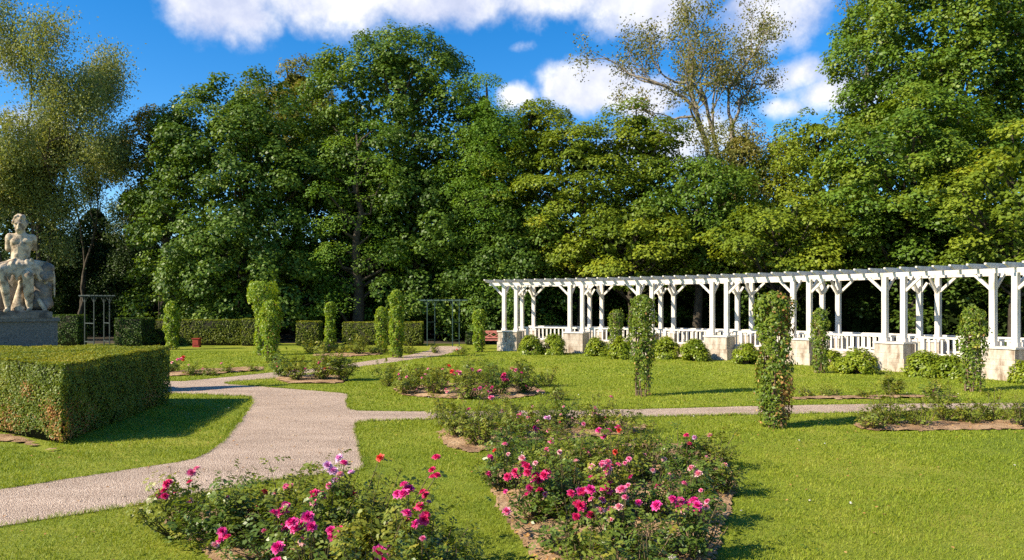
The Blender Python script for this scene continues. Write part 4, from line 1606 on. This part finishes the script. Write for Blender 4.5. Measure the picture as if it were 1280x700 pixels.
# ------------------------------------------------------------------ roses
ORD = ['leftmost', 'second', 'third', 'fourth', 'fifth', 'sixth', 'seventh', 'eighth']
BEDNAME = {'a': 'the bottom left bed', 'b': 'the large lower bed', 'c': 'the tapering middle bed', 'd': 'the long far bed', 'e': 'the path fork bed',
           'f': 'the thin left bed', 'g': 'the bare right bed', 'h': 'the farthest bed', 'i': 'the narrow right strip'}
ROWNAME = {0: 'back row', 1: 'second row', 2: 'third row', 3: 'fourth row', 4: 'front row'}
BUSH = {
    'a': [(0, 680, [(218, .9), (262, 1), (308, .95), (358, 1), (408, 1.05), (456, .95)]), (1, 712, [(350, .8), (402, 1), (455, 1), (505, .95), (548, .75)]), (2, 765, [(392, .85), (455, 1), (520, 1), (572, .7)])],
    'b': [(0, 584, [(628, .85), (668, .95), (710, 1), (755, 1.05), (800, 1), (845, .9), (890, .85)]), (1, 612, [(630, .9), (676, 1), (722, 1), (768, 1.05), (815, .7), (868, .9), (900, .7)]),
          (2, 648, [(668, .9), (712, 1), (760, 1), (812, .75), (860, .9)]), (3, 692, [(712, .7), (765, .9), (815, .55), (868, .8)]), (4, 745, [(735, .9), (800, .7)])],
    'c': [(0, 537, [(556, .9), (592, 1), (630, 1), (668, 1), (706, 1), (744, .95), (782, .8)]), (1, 553, [(570, .95), (606, 1), (644, .9), (690, .6)])],
    'd': [(0, 486, [(484, .9), (518, 1.1), (550, 1), (583, 1), (617, 1), (650, .9), (684, .6)]), (1, 496, [(508, .7), (545, .75), (585, .85), (622, 1), (655, .9), (700, .4)])],
    'e': [(0, 475, [(350, 1.05), (374, 1.1), (400, 1.25), (424, 1.2)])],
    'f': [(0, 467, [(215, .75), (238, .6), (262, .55), (288, .45), (314, .35)])],
    'g': [(0, 532, [(1088, .75), (1117, 1.05), (1150, .8), (1180, 1.1), (1212, .8), (1246, .95), (1276, .9)])],
    'h': [(0, 443, [(388, .8), (405, .9), (424, .8), (447, 1.25), (466, .8), (512, .7), (545, .6), (572, .6)])],
    'i': [(0, 497, [(1008, .35), (1034, .5), (1080, .35), (1112, .9), (1168, .75)])],
}
BASEH = {'a': .48, 'b': .46, 'c': .46, 'd': .60, 'e': .56, 'f': .42, 'g': .46, 'h': .50, 'i': .45}
BLOOMS = {  # px, py, size class, petals
    'a': [(208, 605, 3, 'crimson'), (199, 622, 2, 'magenta'), (239, 591, 2, 'pink'), (237, 602, 0, 'crimson'), (219, 614, 0, 'crimson'), (237, 626, 1, 'pink'), (302, 649, 2, 'crimson'), (275, 675, 2, 'magenta'), (284, 671, 1, 'crimson'),
          (331, 615, 1, 'red'), (345, 616, 1, 'pale'), (362, 607, 2, 'pink'), (347, 684, 2, 'magenta'), (342, 640, 1, 'magenta'), (357, 636, 2, 'magenta'), (368, 652, 4, 'magenta'), (374, 660, 3, 'magenta'), (389, 658, 2, 'magenta'), (392, 617, 2, 'crimson'),
          (392, 628, 1, 'pink'), (416, 588, 3, 'lilac'), (425, 592, 2, 'pale'), (439, 590, 1, 'lilac'), (430, 578, 1, 'magenta'), (411, 607, 1, 'pink'), (442, 617, 1, 'crimson'), (475, 572, 1, 'red'), (511, 611, 3, 'magenta'), (532, 619, 3, 'crimson'),
          (540, 587, 2, 'crimson'), (546, 594, 2, 'crimson'), (507, 650, 1, 'crimson'), (519, 655, 2, 'magenta'), (530, 649, 2, 'crimson'), (474, 689, 3, 'magenta'), (414, 663, 2, 'magenta'), (425, 661, 1, 'crimson')],
    'b': [(613, 571, 2, 'magenta'), (618, 563, 0, 'red'), (631, 555, 1, 'pink'), (611, 592, 1, 'magenta'), (646, 592, 3, 'crimson'), (653, 573, 2, 'pale'), (670, 594, 4, 'crimson'), (665, 606, 3, 'magenta'), (683, 562, 2, 'pink'), (703, 562, 1, 'pale'),
          (691, 602, 2, 'pale'), (697, 617, 2, 'magenta'), (733, 567, 2, 'magenta'), (720, 576, 1, 'pale'), (745, 598, 2, 'lilac'), (758, 590, 3, 'pink'), (761, 604, 3, 'magenta'), (772, 581, 2, 'pink'), (760, 577, 2, 'pink'), (738, 612, 2, 'magenta'),
          (726, 632, 4, 'crimson'), (720, 617, 1, 'red'), (775, 612, 2, 'pink'), (769, 565, 1, 'red'), (788, 596, 1, 'magenta'), (805, 579, 1, 'pale'), (816, 588, 1, 'pale'), (798, 628, 1, 'magenta'), (763, 637, 2, 'pale'), (763, 650, 1, 'pale'),
          (761, 538, 3, 'magenta'), (774, 538, 1, 'red'), (794, 552, 1, 'pale'), (841, 624, 2, 'magenta'), (860, 631, 4, 'magenta'), (855, 604, 1, 'pink'), (864, 585, 2, 'pale'), (906, 581, 1, 'pale'), (858, 544, 2, 'crimson'), (868, 547, 1, 'lilac'), (887, 544, 1, 'pink'),
          (830, 574, 1, 'pale'), (840, 697, 1, 'white'), (682, 618, 1, 'pink')],
    'c': [(615, 497, 2, 'pink'), (626, 514, 2, 'magenta'), (650, 517, 2, 'pink'), (605, 527, 1, 'pink'), (610, 532, 1, 'pale'), (686, 522, 2, 'lilac'), (671, 537, 2, 'magenta'), (657, 531, 0, 'magenta'), (686, 547, 1, 'pink'), (744, 510, 2, 'pale'), (744, 518, 1, 'pale'),
          (764, 496, 1, 'pink'), (704, 514, 1, 'pink'), (700, 528, 0, 'crimson')],
    'd': [(565, 464, 2, 'red'), (575, 466, 2, 'pink'), (598, 464, 2, 'pink'), (614, 463, 1, 'pale'), (630, 468, 2, 'crimson'), (634, 475, 3, 'magenta'), (600, 485, 2, 'pink'), (607, 483, 1, 'pink'), (532, 468, 1, 'pale'), (559, 490, 1, 'pale'), (543, 501, 0, 'pale'), (521, 499, 0, 'pale'),
          (643, 464, 3, 'pink'), (652, 466, 1, 'magenta'), (633, 471, 2, 'pink'), (653, 475, 1, 'pale'), (614, 496, 2, 'magenta'), (560, 478, 0, 'pale'), (610, 490, 1, 'pink')],
    'e': [(347, 458, 2, 'pink'), (381, 461, 1, 'pink'), (400, 453, 2, 'pink'), (408, 461, 2, 'red'), (403, 449, 1, 'pale'), (392, 468, 0, 'pale'), (412, 459, 1, 'pink')],
    'f': [(222, 449, 2, 'pink'), (229, 450, 2, 'red'), (215, 453, 1, 'pale')],
    'g': [(1206, 513, 0, 'pale')],
    'h': [(437, 424, 0, 'white'), (411, 432, 1, 'pale'), (412, 445, 0, 'pink'), (449, 436, 0, 'white'), (571, 437, 1, 'red'), (498, 447, 0, 'pink')],
    'i': [(1168, 487, 1, 'magenta')],
}
for bed_, n_, x0_, x1_, y0_, y1_ in (('b', 40, 620, 890, 560, 640), ('c', 18, 560, 780, 508, 540), ('d', 20, 490, 680, 460, 490), ('a', 8, 230, 540, 620, 690), ('e', 4, 350, 425, 452, 468), ('f', 3, 215, 300, 452, 464)):
    for _ in range(n_):
        BLOOMS[bed_].append((rnd.uniform(x0_, x1_), rnd.uniform(y0_, y1_), rnd.choice((0, 0, 1)), rnd.choice(('pink', 'pale', 'pale', 'pink', 'magenta'))))
COLNAME = {'crimson': 'crimson', 'magenta': 'magenta', 'pink': 'pink', 'pale': 'pale pink', 'lilac': 'lilac pink', 'red': 'coral red', 'white': 'white'}


def rosette(size, up):
    """petals of one bloom round the origin, facing along up"""
    Cs, Ns, As, Ls, Ws, Ts = [], [], [], [], [], []
    up = unit(np.asarray(up, float))
    e1 = unit(np.cross(up, (.3, .2, .9)))
    e2 = np.cross(up, e1)
    for ring, (k, rr, tilt, zz, ln) in enumerate(((4, .10, 1.25, .12, .34), (6, .24, .95, .08, .46), (8, .40, .55, .0, .52), (8, .50, .12, -.08, .50))):
        for i in range(k):
            a = 2 * math.pi * (i + rnd.uniform(-.25, .25)) / k + ring * .7
            o = e1 * math.cos(a) + e2 * math.sin(a)
            tl = tilt + rnd.uniform(-.25, .25)
            ax = o * math.cos(tl) + up * math.sin(tl)
            n_ = up * math.cos(tl) - o * math.sin(tl)
            Cs.append((o * rr * .62 + up * zz) * size)
            Ns.append(n_)
            As.append(ax)
            Ls.append(ln * size * rnd.uniform(.85, 1.15))
            Ws.append(ln * size * rnd.uniform(.85, 1.2))
            Ts.append(min(1, max(0, [.1, .35, .65, .85][ring] + rnd.uniform(-.2, .2))))
    V = leaf_quads(np.array(Cs), np.array(Ns), np.array(Ls), np.array(Ws), A=np.array(As), fold=.22)
    return V, np.array(Ts)


def rose_bush(bed, row, i, px, py, sc_, blooms):
    x, Y, _ = G(px, py)
    H = BASEH[bed] * sc_ * rnd.uniform(.92, 1.06)
    far = Y > 14
    k = len(blooms)
    cols = []
    for q in blooms:
        c = COLNAME[q[3]]
        if c not in cols:
            cols.append(c)
    look = (cols[0] + ' flowering rose bush') if cols else ('sparse bloomless rose bush' if sc_ < .62 else 'leafy bloomless rose bush')
    where = ORD[i] + ('' if i == 0 else ' from left') + ((', ' + ROWNAME[row] + ' of ') if len(BUSH[bed]) > 1 else ' in ') + BEDNAME[bed]
    root = empty('rose_bush', (x, Y, 0), look + ', ' + where, 'rose bush', 'rose bushes in ' + BEDNAME[bed])
    rad = .34 * (sc_ ** .8) * (1.35 if bed in 'dh' else 1.12 if bed in 'ce' else 1.0)
    mb = MB()
    tips = []
    for j in range(15):
        a = rnd.uniform(0, 6.28)
        rr = rad * rnd.random() ** .6
        hh = H * rnd.uniform(.7, 1.08) * (1 - .25 * rr / rad)
        tip = np.array([math.cos(a) * rr, math.sin(a) * rr, hh])
        b0 = np.array([math.cos(a) * .04, math.sin(a) * .04, -.01])
        mid = b0 * .45 + tip * .55 + np.array([math.cos(a) * .03, math.sin(a) * .03, .0])
        mb.tube([b0, mid, tip], [.007, .005, .0025], 4, cap=False)
        tips.append((b0, mid, tip))
    # long shoots above the rest
    for j in range(rnd.randint(1, 4)):
        a = rnd.uniform(0, 6.28)
        rr = rad * rnd.uniform(.2, .9)
        tip = np.array([math.cos(a) * rr, math.sin(a) * rr, H * rnd.uniform(1.1, 1.38)])
        b0 = np.array([0, 0, .05])
        mid = tip * np.array([.6, .6, .6])
        mb.tube([b0, mid, tip], [.005, .004, .002], 4, cap=False)
        tips.append((b0, mid, tip))
    Y0 = Y
    bl_objs = []
    for (bx, by, size, c) in blooms:
        d = rnd.uniform(-.16, .06)
        Yb = Y0 + d
        p = np.array([PX(bx, Yb) - x, d, PZ(by, Yb)])
        p[2] = max(p[2], .12)
        mb.tube([(0, 0, .03), p * np.array([.7, .7, .55]), p], [.006, .0045, .003], 4, cap=False)
        bl_objs.append((p, size, c))
        tips.append((np.zeros(3), p * np.array([.7, .7, .55]), p - np.array([0, 0, .03])))
    mb.build('stem', M['stem'], root)
    # compound leaves: five leaflets along a stalk
    nlf = int((330 if not far else 230) * (sc_ ** 1.6) * (1.15 if bed == 'a' else 1))
    if bed in 'gi' or sc_ < .62:
        nlf = int(nlf * .75)
    ii = rng.integers(0, len(tips), nlf)
    tt = rng.random(nlf) ** .75 * .9 + .12
    P = np.empty((nlf, 3))
    for j in range(nlf):
        b0, mid, tip = tips[ii[j]]
        t = tt[j]
        P[j] = b0 + (mid - b0) * (t * 2) if t < .5 else mid + (tip - mid) * (t * 2 - 1)
    P += rng.normal(size=(nlf, 3)) * np.array([.055, .055, .03])
    P[:, 2] = np.clip(P[:, 2], .04, None)
    A = unit(rdir(nlf) * .8 + unit(P * np.array([1, 1, .1])) * .8)
    N = unit(np.array([0, 0, 1.]) + rdir(nlf) * .6 + unit(P * np.array([1, 1, 0])) * .3)
    S_ = np.cross(N, A)
    ls = (.038 if not far else .055) * rng.uniform(.75, 1.25, nlf)
    Cs, Ns, Ls, As = [], [], [], []
    for (al, sd) in ((.9, 0), (.35, .62), (.35, -.62), (-.35, .55), (-.35, -.55)):
        Cs.append(P + A * (al * ls)[:, None] + S_ * (sd * ls)[:, None])
        Ns.append(unit(N + rdir(nlf) * .25))
        Ls.append(ls)
        As.append(unit(A + S_ * sd * .9))
    C = np.concatenate(Cs)
    tone = np.clip(np.tile(.25 + .45 * rng.random(nlf) + .35 * np.clip(P[:, 2] / H - .75, 0, 1), 5) + rng.normal(size=len(C)) * .10, 0, 1)
    quad_object('foliage', leaf_quads(C, np.concatenate(Ns), np.concatenate(Ls), np.concatenate(Ls) * .66, A=np.concatenate(As)), M['rose_y'] if (bed in 'cdefghi' and rnd.random() < .85) or rnd.random() < .5 else M['rose'], root, tone=tone)
    for (p, size, c) in bl_objs:
        base = (.05, .068, .08, .085, .087)[size] * (1.0 if not far else 1.3)
        cnt = (1, 1, 2, 4, 7)[size]
        for j in range(cnt):
            off = np.zeros(3) if j == 0 else rng.normal(size=3) * base * (.55 if cnt < 6 else .68)
            upv = np.array([rnd.uniform(-.6, .5), rnd.uniform(-1.0, .2), rnd.uniform(.5, 1.1)])
            V, T = rosette(base * rnd.uniform(.8, 1.1), upv)
            o = quad_object('bloom', V, M['p_' + c], root, tone=T)
            o.location = tuple(off + p)
            if c in ('pale', 'white', 'red', 'lilac') and len(cols) > 1:
                o['label'] = COLNAME[c] + ' rose bloom'
    return root


for bed, rows in BUSH.items():
    spots = []
    for row, py, xs in rows:
        for i, (px, s_) in enumerate(xs):
            px += rnd.uniform(-4, 4)
            pyj = py + rnd.uniform(-.035, .035) * (py - HY)
            Y = G(px, pyj)[1]
            ctop = HY + FPX * (EYE - BASEH[bed] * s_ * .9) / Y
            spots.append([row, i, px, pyj, s_, ctop, Y, []])
    for q in BLOOMS.get(bed, []):
        best, bd = None, 1e9
        for s_ in spots:
            z = PZ(q[1], s_[6])
            hh = BASEH[bed] * s_[4]
            pen = max(0, z - hh * 1.3) * 400 + max(0, .18 - z) * 400
            dd = abs(q[0] - s_[2]) * (s_[6] / 8) + abs(z - hh) * 60 + pen
            if dd < bd:
                best, bd = s_, dd
        best[7].append(q)
    for (row, i, px, pyj, s_, ctop, Y, bl) in spots:
        rose_bush(bed, row, i, px, pyj, s_, bl)
print('OBJECTS', len(bpy.data.objects))
